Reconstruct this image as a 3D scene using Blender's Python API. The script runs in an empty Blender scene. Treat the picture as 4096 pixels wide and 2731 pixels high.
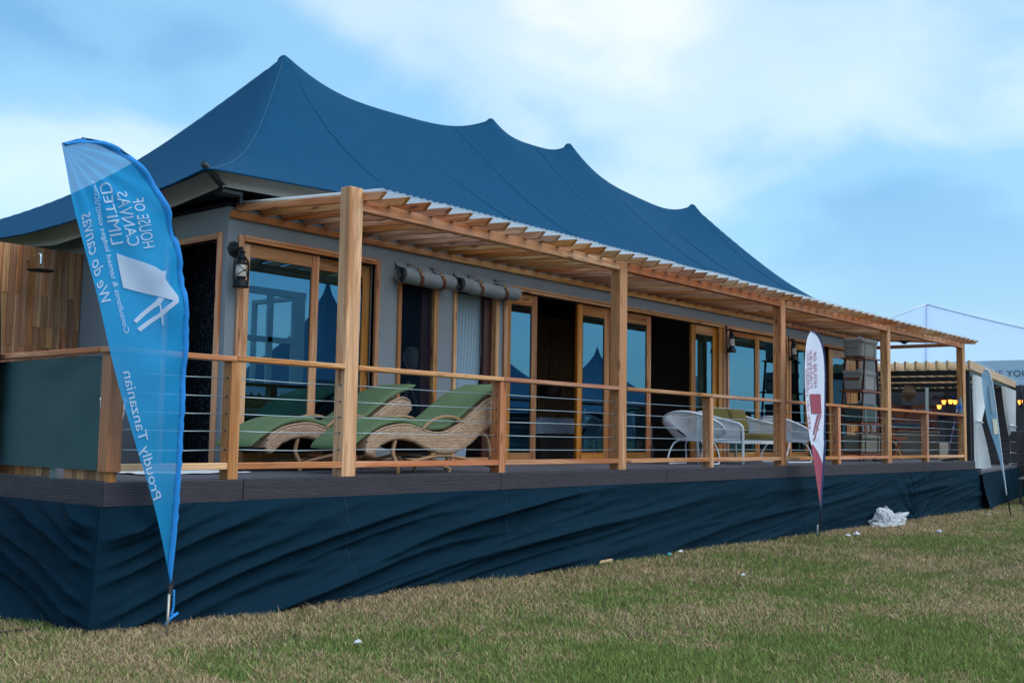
import bpy, bmesh, math, random
import numpy as np
from mathutils import Vector, Matrix, noise
random.seed(7); np.random.seed(7)
R = math.radians
sc = bpy.context.scene
# ------------------------------------------------------------------ camera, world, sun, exposure
CAM = Vector((-6.4599, -7.3178, 0.3928)); YAW, PITCH, ROLL = 0.8768, 0.0869, 0.0163
cd = bpy.data.cameras.new('camera'); cam = bpy.data.objects.new('camera', cd); sc.collection.objects.link(cam)
fw = Vector((math.sin(YAW)*math.cos(PITCH), math.cos(YAW)*math.cos(PITCH), math.sin(PITCH)))
rt = Vector((math.cos(YAW), -math.sin(YAW), 0)); up = rt.cross(fw)
r2 = math.cos(ROLL)*rt + math.sin(ROLL)*up; u2 = -math.sin(ROLL)*rt + math.cos(ROLL)*up
m3 = Matrix((r2, u2, -fw)).transposed()
cam.matrix_world = Matrix.Translation(CAM) @ m3.to_4x4()
cd.sensor_width = 36; cd.sensor_fit = 'HORIZONTAL'; cd.lens = 4307.28/4096*36; cd.clip_end = 2000; cd.clip_start = 0.05
sc.camera = cam
GZ = -1.05                                   # ground level; deck top is z = 0
SUN_EL, SUN_AZ = R(52), R(160)               # overcast: weak wide sun; azimuth from +y toward +x
sd = bpy.data.lights.new('sun', 'SUN'); sd.energy = 1.5; sd.angle = R(70); sd.color = (1, .95, .88)
so = bpy.data.objects.new('sun', sd); sc.collection.objects.link(so)
sdir = Vector((math.sin(SUN_AZ)*math.cos(SUN_EL), math.cos(SUN_AZ)*math.cos(SUN_EL), math.sin(SUN_EL)))
so.rotation_euler = sdir.to_track_quat('Z', 'Y').to_euler(); so.location = sdir*60
w = bpy.data.worlds.new('World'); sc.world = w; w.use_nodes = True
nt = w.node_tree; nt.nodes.clear()
def wn(t, **k):
    n = nt.nodes.new(t)
    for a, v in k.items():
        if hasattr(n, a) and not isinstance(v, tuple): setattr(n, a, v)
    return n
wo = wn('ShaderNodeOutputWorld'); bg = wn('ShaderNodeBackground'); tc = wn('ShaderNodeTexCoord')
sky = wn('ShaderNodeTexSky'); sky.sky_type = 'NISHITA'; sky.sun_disc = False; sky.sun_elevation = SUN_EL; sky.sun_rotation = SUN_AZ
sky.air_density = 1.4; sky.dust_density = .6; sky.ozone_density = 3
sep = wn('ShaderNodeSeparateXYZ'); nt.links.new(tc.outputs['Generated'], sep.inputs[0])
def wm(op, a, b=None):
    n = nt.nodes.new('ShaderNodeMath'); n.operation = op
    for i, v in enumerate((a, b)):
        if v is None: continue
        if isinstance(v, (int, float)): n.inputs[i].default_value = v
        else: nt.links.new(v, n.inputs[i])
    return n.outputs[0]
zz = wm('ADD', wm('MAXIMUM', sep.outputs[2], 0.0), .38)
cx_ = wm('DIVIDE', sep.outputs[0], zz); cy_ = wm('DIVIDE', sep.outputs[1], zz)
cb = wn('ShaderNodeCombineXYZ'); nt.links.new(cx_, cb.inputs[0]); nt.links.new(cy_, cb.inputs[1])
def wnoise(scale, detail, rough, off, dist=0.0):
    mp = nt.nodes.new('ShaderNodeMapping'); mp.inputs['Location'].default_value = off
    nt.links.new(cb.outputs[0], mp.inputs[0])
    n = nt.nodes.new('ShaderNodeTexNoise'); n.inputs['Scale'].default_value = scale; n.inputs['Detail'].default_value = detail
    n.inputs['Roughness'].default_value = rough; n.inputs['Distortion'].default_value = dist
    nt.links.new(mp.outputs[0], n.inputs['Vector']); return n.outputs['Fac']
n1 = wnoise(1.5, 3, .42, (-4.97, 9.02, 0), .3); n2 = wnoise(4.2, 4, .5, (7.0, 2.0, 0), .3)
cl = wm('ADD', wm('MULTIPLY', n1, .78), wm('MULTIPLY', n2, .22))
ramp = nt.nodes.new('ShaderNodeValToRGB'); nt.links.new(cl, ramp.inputs[0])
e = ramp.color_ramp; e.interpolation = 'EASE'
e.elements[0].position = .34; e.elements[0].color = (.085, .29, .53, 1)
e.elements[1].position = .67; e.elements[1].color = (.95, .90, .86, 1)
x = e.elements.new(.45); x.color = (.20, .45, .66, 1)
x = e.elements.new(.545); x.color = (.52, .66, .75, 1)
hz = wm('POWER', wm('SUBTRACT', 1.0, wm('MINIMUM', wm('MULTIPLY', wm('MAXIMUM', sep.outputs[2], 0.0), 3.2), 1.0)), 1.6)   # hazier, bluer towards the horizon
hm = nt.nodes.new('ShaderNodeMix'); hm.data_type = 'RGBA'; nt.links.new(wm('MULTIPLY', hz, .75), hm.inputs[0]); nt.links.new(ramp.outputs[0], hm.inputs[6]); hm.inputs[7].default_value = (.22, .47, .72, 1)
bg2 = wn('ShaderNodeBackground'); bg2.inputs[1].default_value = .05; nt.links.new(sky.outputs[0], bg2.inputs[0])
nt.links.new(hm.outputs[2], bg.inputs[0]); bg.inputs[1].default_value = .64
ad = wn('ShaderNodeAddShader'); nt.links.new(bg.outputs[0], ad.inputs[0]); nt.links.new(bg2.outputs[0], ad.inputs[1])
nt.links.new(ad.outputs[0], wo.inputs[0])
sc.view_settings.view_transform = 'Standard'; sc.view_settings.look = 'None'; sc.view_settings.exposure = .58; sc.view_settings.gamma = 1
sc.view_settings.use_curve_mapping = False
sc.render.engine = 'CYCLES'; sc.cycles.max_bounces = 8; sc.cycles.transparent_max_bounces = 16; sc.cycles.use_denoising = True
# ------------------------------------------------------------------ mesh helpers
COL = sc.collection
class MB:
    def __init__(s): s.v = []; s.f = []; s.sm = []; s.mi = []
    def add(s, vs, fs, smooth=False, mi=0):
        o = len(s.v); s.v += [tuple(a) for a in vs]
        for f in fs: s.f.append(tuple(i+o for i in f)); s.sm.append(smooth); s.mi.append(mi)
        return s
    def box(s, x0, x1, y0, y1, z0, z1, c=.004, M=None):
        if x1 < x0: x0, x1 = x1, x0
        if y1 < y0: y0, y1 = y1, y0
        if z1 < z0: z0, z1 = z1, z0
        c = min(c, (x1-x0)*.3, (y1-y0)*.3, (z1-z0)*.3)
        vs = []; ix = {}
        for i in (0, 1):
            for j in (0, 1):
                for k in (0, 1):
                    p = ((x0, x1)[i], (y0, y1)[j], (z0, z1)[k]); q = (1-2*i, 1-2*j, 1-2*k)
                    for a in range(3):
                        pp = [p[b]+(q[b]*c if b != a else 0) for b in range(3)]
                        ix[i, j, k, a] = len(vs); vs.append(pp)
        fs = []
        for a in range(3):
            b, d = (a+1) % 3, (a+2) % 3
            for e in (0, 1):
                loop = []
                for (m, n) in ((0, 0), (1, 0), (1, 1), (0, 1)):
                    t = [0]*3; t[a] = e; t[b] = m; t[d] = n; loop.append(ix[t[0], t[1], t[2], a])
                fs.append(loop if e else loop[::-1])
        for a in range(3):           # edges parallel to a
            b, d = (a+1) % 3, (a+2) % 3
            for m in (0, 1):
                for n in (0, 1):
                    t0 = [0]*3; t1 = [0]*3; t0[a] = 0; t1[a] = 1; t0[b] = t1[b] = m; t0[d] = t1[d] = n
                    q = [ix[(*t0, b)], ix[(*t0, d)], ix[(*t1, d)], ix[(*t1, b)]]
                    fs.append(q if (m ^ n) else q[::-1])
        for i in (0, 1):
            for j in (0, 1):
                for k in (0, 1):
                    q = [ix[i, j, k, 0], ix[i, j, k, 1], ix[i, j, k, 2]]; fs.append(q if (i+j+k) % 2 else q[::-1])
        if M is not None: vs = [M @ Vector(v) for v in vs]
        return s.add(vs, fs)
    def tube(s, path, r, n=8, close=False, caps=True, smooth=True):
        P = [Vector(p) for p in path]; N = len(P); vs = []; fs = []
        rr = r if isinstance(r, (list, tuple)) else [r]*N
        t0 = (P[1]-P[0]).normalized(); u = t0.orthogonal().normalized()
        for i, p in enumerate(P):
            if close: t = (P[(i+1) % N]-P[i-1]).normalized()
            else: t = (P[min(i+1, N-1)]-P[max(i-1, 0)]).normalized()
            u = (u-t*u.dot(t)); u = u.normalized() if u.length > 1e-6 else t.orthogonal().normalized(); v = t.cross(u)
            for k in range(n):
                a = 2*math.pi*k/n; vs.append(p+(u*math.cos(a)+v*math.sin(a))*rr[i])
        for i in range(N if close else N-1):
            j = (i+1) % N
            for k in range(n):
                l = (k+1) % n; fs.append((i*n+k, i*n+l, j*n+l, j*n+k))
        if caps and not close: fs.append(tuple(range(n))[::-1]); fs.append(tuple((N-1)*n+k for k in range(n)))
        return s.add(vs, fs, smooth)
    def lathe(s, prof, c=(0, 0, 0), n=20, M=None, smooth=True):
        vs = []; fs = []; N = len(prof); c = Vector(c)
        for (r, z) in prof:
            for k in range(n):
                a = 2*math.pi*k/n; p = Vector((r*math.cos(a), r*math.sin(a), z)); vs.append((M @ p if M else p)+c)
        for i in range(N-1):
            for k in range(n):
                l = (k+1) % n; fs.append((i*n+k, i*n+l, (i+1)*n+l, (i+1)*n+k))
        return s.add(vs, fs, smooth)
    def grid(s, fn, nu, nv, smooth=True, closeu=False, mi=0):
        vs = [fn(i/(nu-1) if not closeu else i/nu, j/(nv-1)) for i in range(nu) for j in range(nv)]
        fs = []
        for i in range(nu if closeu else nu-1):
            for j in range(nv-1):
                k = (i+1) % nu; fs.append((i*nv+j, k*nv+j, k*nv+j+1, i*nv+j+1))
        return s.add(vs, fs, smooth, mi)
    def poly(s, pts): return s.add(pts, [tuple(range(len(pts)))])
    def prism(s, pts, off):          # closed polygon extruded by vector off
        n = len(pts); o = Vector(off); vs = [Vector(p) for p in pts]+[Vector(p)+o for p in pts]
        fs = [tuple(range(n))[::-1], tuple(range(n, 2*n))]+[(i, (i+1) % n, n+(i+1) % n, n+i) for i in range(n)]
        return s.add(vs, fs)
ORI = {}
def root_loc(o):
    while o.parent: o = o.parent
    return ORI.get(o.name, Vector((0, 0, 0)))
def finish(name, mb, mat, parent=None, local=False, org=None):
    me = bpy.data.meshes.new(name)
    d = Vector((0, 0, 0)) if (local or parent is None) else root_loc(parent)
    if org is not None and parent is None: d = Vector(org)
    me.from_pydata([(a[0]-d.x, a[1]-d.y, a[2]-d.z) for a in mb.v], [], mb.f)
    me.polygons.foreach_set('use_smooth', mb.sm)
    mats = mat if isinstance(mat, (list, tuple)) else [mat]
    for m in mats: me.materials.append(m)
    if len(mats) > 1: me.polygons.foreach_set('material_index', mb.mi)
    me.update()
    o = bpy.data.objects.new(name, me); COL.objects.link(o)
    if parent is not None: o.parent = parent
    elif org is not None: o.location = org; ORI[o.name] = Vector(org)
    return o
part = finish
def tag(o, label, cat, group=None, kind=None):
    if label: o['label'] = label
    if cat: o['category'] = cat
    if group: o['group'] = group
    if kind: o['kind'] = kind
    return o
def thing(name, label, cat, loc=(0, 0, 0), group=None, rz=0):
    o = bpy.data.objects.new(name, None); COL.objects.link(o); o.location = loc; o.rotation_euler[2] = rz
    o.empty_display_size = .1; ORI[o.name] = Vector(loc)
    return tag(o, label, cat, group)
def copy_tree(o, parent=None):
    c = o.copy(); COL.objects.link(c); c.parent = parent
    for ch in list(o.children): copy_tree(ch, c)
    return c
def bx(name, mat, parent, x0, x1, y0, y1, z0, z1, c=.004): return part(name, MB().box(x0, x1, y0, y1, z0, z1, c), mat, parent)
def lerp(a, b, t): return a+(b-a)*t
def interp(pts, x):
    if x <= pts[0][0]: return pts[0][1]
    for (a, b), (c, d) in zip(pts, pts[1:]):
        if x <= c: return b+(d-b)*(x-a)/(c-a) if c > a else d
    return pts[-1][1]
def smooth_path(P, k=6):
    P = [Vector(p) for p in P]; out = []
    Q = [P[0]*2-P[1]]+P+[P[-1]*2-P[-2]]
    for i in range(1, len(Q)-2):
        a, b, c, d = Q[i-1:i+3]
        for j in range(k):
            t = j/k; out.append(.5*((2*b)+(c-a)*t+(2*a-5*b+4*c-d)*t*t+(3*b-a-3*c+d)*t**3))
    out.append(P[-1]); return out
def text_mesh(s, size=1.0, shear=0.0, extrude=0.0, spacing=1.0, align='LEFT', offset=0.0):
    cu = bpy.data.curves.new('t', 'FONT'); cu.body = s; cu.size = size; cu.shear = shear; cu.extrude = extrude
    cu.space_character = spacing; cu.align_x = align; cu.offset = offset; cu.resolution_u = 3
    o = bpy.data.objects.new('t', cu); COL.objects.link(o); bpy.context.view_layer.update()
    me = bpy.data.meshes.new_from_object(o.evaluated_get(bpy.context.evaluated_depsgraph_get()))
    vs = [v.co.copy() for v in me.vertices]; fs = [tuple(p.vertices) for p in me.polygons]
    bpy.data.objects.remove(o); bpy.data.meshes.remove(me); bpy.data.curves.remove(cu)
    return vs, fs
# ------------------------------------------------------------------ material helpers
class NT:
    def __init__(s, name):
        s.m = bpy.data.materials.new(name); s.m.use_nodes = True; s.t = s.m.node_tree; s.t.nodes.clear()
        s.out = s.t.nodes.new('ShaderNodeOutputMaterial')
    def n(s, typ, **inp):
        n = s.t.nodes.new('ShaderNode'+typ)
        for k, v in inp.items():
            k = k.replace('_', ' ')
            if k in n.inputs: s.set(n.inputs[k], v)
            else: setattr(n, k.replace(' ', '_'), v)
        return n
    def set(s, sock, v):
        if isinstance(v, bpy.types.NodeSocket): s.t.links.new(v, sock)
        else:
            if sock.type == 'RGBA' and len(v) == 3: v = (*v, 1)
            sock.default_value = v
    def math(s, op, *a):
        n = s.t.nodes.new('ShaderNodeMath'); n.operation = op
        for i, v in enumerate(a): s.set(n.inputs[i], v)
        return n.outputs[0]
    def mix(s, f, a, b, mode='MIX'):
        n = s.t.nodes.new('ShaderNodeMix'); n.data_type = 'RGBA'; n.blend_type = mode
        s.set(n.inputs[0], f); s.set(n.inputs[6], a); s.set(n.inputs[7], b); return n.outputs[2]
    def ramp(s, f, *st):
        n = s.t.nodes.new('ShaderNodeValToRGB'); s.set(n.inputs[0], f); e = n.color_ramp
        while len(e.elements) < len(st): e.elements.new(.5)
        for el, (p, c) in zip(e.elements, st):
            el.position = p; el.color = (*c, 1) if isinstance(c, (tuple, list)) else (c, c, c, 1)
        return n.outputs[0]
    def noise(s, vec, scale, detail=3, rough=.55, dist=0):
        n = s.n('TexNoise', Scale=scale, Detail=detail, Roughness=rough, Distortion=dist)
        if vec is not None: s.set(n.inputs['Vector'], vec)
        return n.outputs['Fac']
    def obj(s): return s.n('TexCoord').outputs['Object']
    def map(s, v, scale=(1, 1, 1), loc=(0, 0, 0), rot=(0, 0, 0)):
        n = s.n('Mapping'); s.set(n.inputs[0], v); s.set(n.inputs['Scale'], scale); s.set(n.inputs['Location'], loc); s.set(n.inputs['Rotation'], rot); return n.outputs[0]
    def bump(s, h, strength=.3, dist=.01):
        n = s.n('Bump', Strength=strength, Distance=dist); s.set(n.inputs['Height'], h); return n.outputs[0]
    def bsdf(s, col, rough=.6, spec=.4, normal=None, **k):
        n = s.n('BsdfPrincipled'); s.set(n.inputs['Base Color'], col); s.set(n.inputs['Roughness'], rough)
        s.set(n.inputs['Specular IOR Level'], spec)
        if normal is not None: s.set(n.inputs['Normal'], normal)
        for a, v in k.items(): s.set(n.inputs[a.replace('_', ' ')], v)
        return n.outputs[0]
    def done(s, sh): s.t.links.new(sh, s.out.inputs[0]); return s.m
def wood(name, axis, light=(.76, .43, .235), mid=(.57, .235, .09), dark=(.235, .08, .034), rough=.5, freq=120, val=1.0, cut=(.44, .52)):
    t = NT(name); o = t.obj(); sp = t.n('SeparateXYZ'); t.set(sp.inputs[0], o)
    L = sp.outputs['XYZ'.index(axis)]; U = sp.outputs[('XYZ'.index(axis)+1) % 3]; V = sp.outputs[('XYZ'.index(axis)+2) % 3]
    rnd = t.n('ObjectInfo').outputs['Random']; off = t.math('MULTIPLY', rnd, 41.0)
    fr = lambda k: t.math('FRACT', t.math('MULTIPLY', rnd, k))
    def comb(a, b, c):
        n = t.n('CombineXYZ'); t.set(n.inputs[0], a); t.set(n.inputs[1], b); t.set(n.inputs[2], c); return n.outputs[0]
    Lo = t.math('ADD', L, off); Uo = t.math('ADD', U, t.math('MULTIPLY', fr(17.3), 3.0)); Vo = t.math('ADD', V, t.math('MULTIPLY', fr(29.1), 3.0))
    nA = t.noise(comb(t.math('MULTIPLY', Lo, .42), t.math('MULTIPLY', Uo, 4), t.math('MULTIPLY', Vo, 4)), 1.0, 3, .45)
    nB = t.noise(comb(t.math('MULTIPLY', Lo, .45), t.math('MULTIPLY', Uo, 9), t.math('MULTIPLY', Vo, 9)), 1.0, 3, .55, .4)
    nC = t.noise(comb(t.math('MULTIPLY', Lo, .35), t.math('ADD', t.math('MULTIPLY', Uo, 4), 9.3), t.math('MULTIPLY', Vo, 4)), 1.0, 2, .5)
    u = t.math('ADD', U, t.math('MULTIPLY', t.math('SUBTRACT', nA, .5), .34)); v = t.math('ADD', t.math('ADD', V, .03), t.math('MULTIPLY', t.math('SUBTRACT', nC, .5), .34))
    r = t.math('SQRT', t.math('ADD', t.math('MULTIPLY', u, u), t.math('MULTIPLY', v, v)))
    ring = t.math('POWER', t.math('ADD', t.math('MULTIPLY', t.math('SINE', t.math('MULTIPLY', r, freq*2.0)), .5), .5), 3.0)
    fine = t.noise(comb(t.math('MULTIPLY', Lo, 2.5), t.math('MULTIPLY', Uo, 85), t.math('MULTIPLY', Vo, 85)), 1.0, 2, .6)
    lo, hi = cut; sh = t.math('ADD', nB, t.math('MULTIPLY', t.math('SUBTRACT', fr(3.7), .5), .16))
    heart = t.ramp(sh, (lo, 0.0), (hi, 1.0))
    base = t.mix(heart, light, mid)
    rich = t.ramp(nA, (.50, 0.0), (.70, .8)); base = t.mix(rich, base, tuple(a*.55+b*.45 for a, b in zip(mid, dark)))
    base = t.mix(t.math('MULTIPLY', ring, .38), base, dark)
    base = t.mix(t.math('MULTIPLY', t.ramp(fine, (.35, 1.0), (.65, 0.0)), .28), base, dark)
    vo = t.n('TexVoronoi', Scale=1.0); t.set(vo.inputs['Vector'], comb(t.math('MULTIPLY', Lo, 2.0), t.math('MULTIPLY', Uo, 9), t.math('MULTIPLY', Vo, 9)))
    kn = t.ramp(vo.outputs['Distance'], (.08, .85), (.20, 0.0)); base = t.mix(kn, base, (dark[0]*.55, dark[1]*.5, dark[2]*.5))
    hs = t.n('HueSaturation'); t.set(hs.inputs['Color'], base); t.set(hs.inputs['Saturation'], t.math('ADD', .92, t.math('MULTIPLY', fr(13.1), .2)))
    t.set(hs.inputs['Hue'], t.math('ADD', .488, t.math('MULTIPLY', fr(23.3), .02)))
    t.set(hs.inputs['Value'], t.math('MULTIPLY', t.math('ADD', .80, t.math('MULTIPLY', fr(5.3), .42)), val))
    return t.done(t.bsdf(hs.outputs[0], rough, .35, t.bump(fine, .25, .004)))
def plain(name, col, rough=.6, spec=.4, metal=0.0, var=.12, scale=6, **k):
    t = NT(name); nz = t.noise(t.obj(), scale, 4)
    c = t.mix(nz, tuple(a*(1-var) for a in col), tuple(min(1, a*(1+var)) for a in col))
    return t.done(t.bsdf(c, rough, spec, Metallic=metal, **k))
def cloth(name, col, weave=900, var=.25, rough=.85, nscale=30, bump=.15, big=.18, streak=None, spec=.2, sheen=0.0, wr=0.0):
    t = NT(name); o = t.obj()
    a = t.noise(o, nscale, 5, .65); b = t.noise(o, .9, 3, .5)
    if streak: a = t.noise(t.map(o, streak), 1.0, 4, .7)
    c = t.mix(a, tuple(v*(1-var) for v in col), tuple(min(1, v*(1+var)) for v in col))
    c = t.mix(t.math('MULTIPLY', b, 1.0), c, t.mix(.5, c, tuple(v*(1-big*2) for v in col)))
    h = t.noise(o, weave, 1, .5)
    nrm = t.bump(h, bump, .003)
    if wr:
        bn = t.n('Bump', Strength=wr, Distance=.03); t.set(bn.inputs['Height'], t.noise(o, 4.5, 5, .6, .8)); t.set(bn.inputs['Normal'], nrm); nrm = bn.outputs[0]
    return t.done(t.bsdf(c, rough, spec, nrm, Sheen_Weight=sheen))
def emis(name, col, st):
    t = NT(name); n = t.n('Emission', Strength=st); t.set(n.inputs[0], col); return t.done(n.outputs[0])
WX, WY, WZ = (wood('teak_'+a.lower(), a) for a in 'XYZ')
WXd, WYd, WZd = (wood('teak_rich_'+a.lower(), a, (.56, .29, .095), (.42, .165, .045), (.16, .055, .02), .35) for a in 'XYZ')
WPALE = wood('pine_pale', 'X', (.66, .52, .34), (.60, .44, .27), (.42, .28, .16), .6)
WPANEL = wood('shower_plank_wood', 'Z', (.56, .31, .155), (.37, .175, .08), (.16, .066, .033), .5, 110)
WRED_X = wood('mahogany_x', 'X', (.36, .10, .04), (.26, .065, .028), (.10, .028, .014), .3)
WRED_Z = wood('mahogany_z', 'Z', (.10, .03, .02), (.07, .02, .015), (.03, .012, .01), .3)
def composite(name, axis, col):
    t = NT(name); o = t.obj(); s = {'X': (1.2, 26, 26), 'Y': (26, 1.2, 26)}[axis]
    rnd = t.n('ObjectInfo').outputs['Random']
    cb_ = t.n('CombineXYZ'); t.set(cb_.inputs[0], t.math('MULTIPLY', rnd, 30)); va = t.n('VectorMath', operation='ADD'); t.set(va.inputs[0], o); t.set(va.inputs[1], cb_.outputs[0])
    nz = t.noise(t.map(va.outputs[0], s), 1.0, 3, .5, 1.2); g = t.math('SINE', t.math('MULTIPLY', nz, 46)); g = t.math('ADD', t.math('MULTIPLY', g, .5), .5)
    f = t.noise(t.map(va.outputs[0], tuple(a*4 for a in s)), 1.0, 3)
    c = t.mix(g, tuple(a*.55 for a in col), tuple(a*1.15 for a in col)); c = t.mix(t.math('MULTIPLY', f, .5), c, tuple(a*.8 for a in col))
    c = t.mix(t.math('MULTIPLY', rnd, .3), c, tuple(a*.8 for a in col))
    return t.done(t.bsdf(c, .6, .35, t.bump(g, .35, .004)))
FASC = composite('fascia_composite', 'X', (.046, .040, .055)); FASCY = composite('fascia_composite_side', 'Y', (.044, .037, .050))
DECKM = composite('deck_composite', 'X', (.125, .125, .15))
FLY = cloth('fly_canvas', (.008, .070, .152), 500, .6, .9, 55, .3, .12, streak=(9, 55, 55), spec=.06)
WALLC = cloth('wall_canvas', (.245, .275, .305), 700, .05, .9, 20, .12, .08, wr=.10)
SKIRT = cloth('skirt_cloth', (.0044, .0235, .043), 600, .4, .8, 60, .25, .2, spec=.045, wr=.10)
GREENC = cloth('green_canvas', (.036, .095, .105), 700, .06, .7, 8, .12, .10, spec=.3, wr=.12)
CUSH = cloth('cushion_green', (.135, .205, .105), 500, .22, .95, 60, .3, .08, streak=(40, 240, 40), wr=.2)
OLIVE = cloth('olive_cloth', (.155, .135, .045), 500, .12, .95, 60, .25, .1, wr=.35)
PELM = cloth('pelmet_canvas', (.72, .76, .74), 600, .06, .85, 12, .15, .1)
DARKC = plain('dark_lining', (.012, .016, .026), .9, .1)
BLACKC = cloth('black_drape_cloth', (.008, .011, .02), 500, .2, .85)
BLKM = plain('black_steel', (.018, .028, .034), .45, .5, .3)
BLKI = plain('black_lantern_iron', (.006, .012, .018), .5, .3, .1)
WIRE = plain('steel_wire', (.42, .55, .62), .35, .6, .7)
CHROME = plain('chrome', (.75, .8, .85), .12, .6, 1.0)
BRASS = plain('brass', (.55, .36, .12), .3, .5, 1.0)
LEATH = plain('leather_brown', (.16, .052, .03), .55, .4)
WHITE = plain('white_paint', (.80, .86, .92), .4, .45, 0, .04)
WROPE = plain('white_rope', (.80, .87, 1.0), .7, .3, 0, .08, 200)
BULBW = plain('ivory_lamp_glass', (.62, .56, .52), .3, .5, 0, .25, 40)
RUBB = plain('rubber_black', (.02, .02, .022), .7, .3)
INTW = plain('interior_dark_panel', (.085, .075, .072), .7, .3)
def glassmat():
    t = NT('door_glass'); fr = t.n('Fresnel', IOR=3.3)
    tr = t.n('BsdfTransparent'); t.set(tr.inputs[0], (.66, .80, .86)); gl = t.n('BsdfGlossy', Roughness=.008); t.set(gl.inputs[0], (.24, .66, 1.0))
    m = t.n('MixShader'); t.set(m.inputs[0], fr.outputs[0]); t.t.links.new(tr.outputs[0], m.inputs[1]); t.t.links.new(gl.outputs[0], m.inputs[2])
    return t.done(m.outputs[0])
GLASS = glassmat()
def sheer(name, col, alpha, trl=.4, rough=.8, streak=None):
    t = NT(name); o = t.obj(); c = t.mix(t.noise(o if not streak else t.map(o, streak), 3 if not streak else 1.0, 4), tuple(a*.86 for a in col), col)
    d = t.n('BsdfDiffuse'); t.set(d.inputs[0], c); tl = t.n('BsdfTranslucent'); t.set(tl.inputs[0], c); tr = t.n('BsdfTransparent')
    m1 = t.n('MixShader'); m1.inputs[0].default_value = trl; t.t.links.new(d.outputs[0], m1.inputs[1]); t.t.links.new(tl.outputs[0], m1.inputs[2])
    m2 = t.n('MixShader'); m2.inputs[0].default_value = alpha; t.t.links.new(tr.outputs[0], m2.inputs[1]); t.t.links.new(m1.outputs[0], m2.inputs[2])
    return t.done(m2.outputs[0])
CURT = sheer('curtain_sheer', (.60, .78, .92), .95, .35)
CURTT = sheer('curtain_teal', (.30, .66, .76), .93, .35)
CURTW = sheer('curtain_white', (.74, .80, .84), 1.0, .25)
POLYK = sheer('clear_roof_sheet', (.72, .86, .92), .15, .6)
POLYC = sheer('polycarbonate_sheet', (.74, .87, .95), .38, .6)
def granite():
    t = NT('black_granite'); o = t.obj(); vo = t.n('TexVoronoi', Scale=42.0); t.set(vo.inputs['Vector'], o)
    s_ = t.ramp(t.noise(o, 26, 4, .7), (.5, 0.0), (.72, 1.0)); c = t.mix(s_, (.022, .036, .05), (.20, .235, .25)); return t.done(t.bsdf(c, .18, .5))
GRAN = granite()
def wicker(name, a, b, sx=38, sz=110):
    t = NT(name); o = t.obj(); nz = t.noise(t.map(o, (sx, sx, sz)), 1.0, 3, .6); rr = t.noise(o, 9, 3)
    c = t.mix(t.ramp(nz, (.35, 0.0), (.65, 1.0)), a, b); c = t.mix(t.math('MULTIPLY', rr, .4), c, tuple(v*.6 for v in a)); return t.done(t.bsdf(c, .55, .35))
def weave(name):
    t = NT(name); o = t.obj(); sp = t.n('SeparateXYZ'); t.set(sp.inputs[0], o); c = t.n('CombineXYZ'); t.set(c.inputs[0], t.math('ADD', sp.outputs[0], t.math('MULTIPLY', sp.outputs[1], .6))); t.set(c.inputs[1], sp.outputs[2])
    b = t.n('TexBrick', Scale=1.0); t.set(b.inputs['Vector'], c.outputs[0]); b.offset = .5; b.inputs['Brick Width'].default_value = .046; b.inputs['Row Height'].default_value = .0155; b.inputs['Mortar Size'].default_value = .0025; b.inputs['Mortar Smooth'].default_value = .6
    t.set(b.inputs['Color1'], (.62, .47, .34)); t.set(b.inputs['Color2'], (.44, .29, .185)); t.set(b.inputs['Mortar'], (.12, .06, .035))
    c2 = t.mix(t.math('MULTIPLY', t.noise(o, 9, 3), .4), b.outputs['Color'], (.30, .17, .10)); return t.done(t.bsdf(c2, .5, .35, t.bump(b.outputs['Fac'], -.6, .006)))
WICK = weave('lounger_wicker'); RATT = wicker('rattan_cane', (.32, .18, .09), (.52, .34, .2), 60, 60); WICKG = wicker('pale_wicker', (.20, .17, .14), (.36, .32, .27))
# ------------------------------------------------------------------ ground
def dry_mask(x, y):                      # 0 green .. 1 dry straw; worn along the skirt
    n = noise.noise(Vector((x*.55, y*.55, 3.3)))*.9+noise.noise(Vector((x*1.7, y*1.7, 8.1)))*.55+noise.noise(Vector((x*5, y*5, 1.1)))*.6
    d = max(0.0, 1.0-abs(y+.45)/1.35) if x > -2.6 else max(0.0, 1.0-max(abs(x+2.6), 0)/1.2)
    far = .12*max(0, min(1, (x-2)/8))
    return max(0, min(1, .22+n*.72+d*.75*(.55+.45*max(0, min(1, (7-x)/6)))+far))
t = NT('turf_soil'); o_ = t.obj()
mA = t.noise(t.map(o_, (1, 1, 1)), .75, 5, .6); mB = t.noise(o_, 7, 5, .7); mC = t.noise(o_, 60, 3, .7)
c_ = t.mix(t.ramp(mA, (.4, 0.0), (.62, 1.0)), (.085, .10, .035), (.17, .125, .075))
c_ = t.mix(t.ramp(mB, (.35, 0.0), (.7, 1.0)), c_, (.12, .11, .045)); c_ = t.mix(t.math('MULTIPLY', mC, .6), c_, (.06, .052, .028))
TURF = t.done(t.bsdf(c_, .95, .1, t.bump(mC, .8, .03)))
gb = MB()
def gfn(u, v):
    # denser near the deck, reaching the horizon
    a = (u*2-1); b = (v*2-1); x = 6+a*abs(a)**2*900; y = -3+b*abs(b)**2*900
    z = GZ-.012+.018*noise.noise(Vector((x*.6, y*.6, 0))) if abs(x-6) < 60 and abs(y) < 50 else GZ-.012
    return (x, y, z)
gb.grid(gfn, 221, 221)
ground = part('ground', gb, TURF); tag(ground, None, None, kind='structure')
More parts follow.
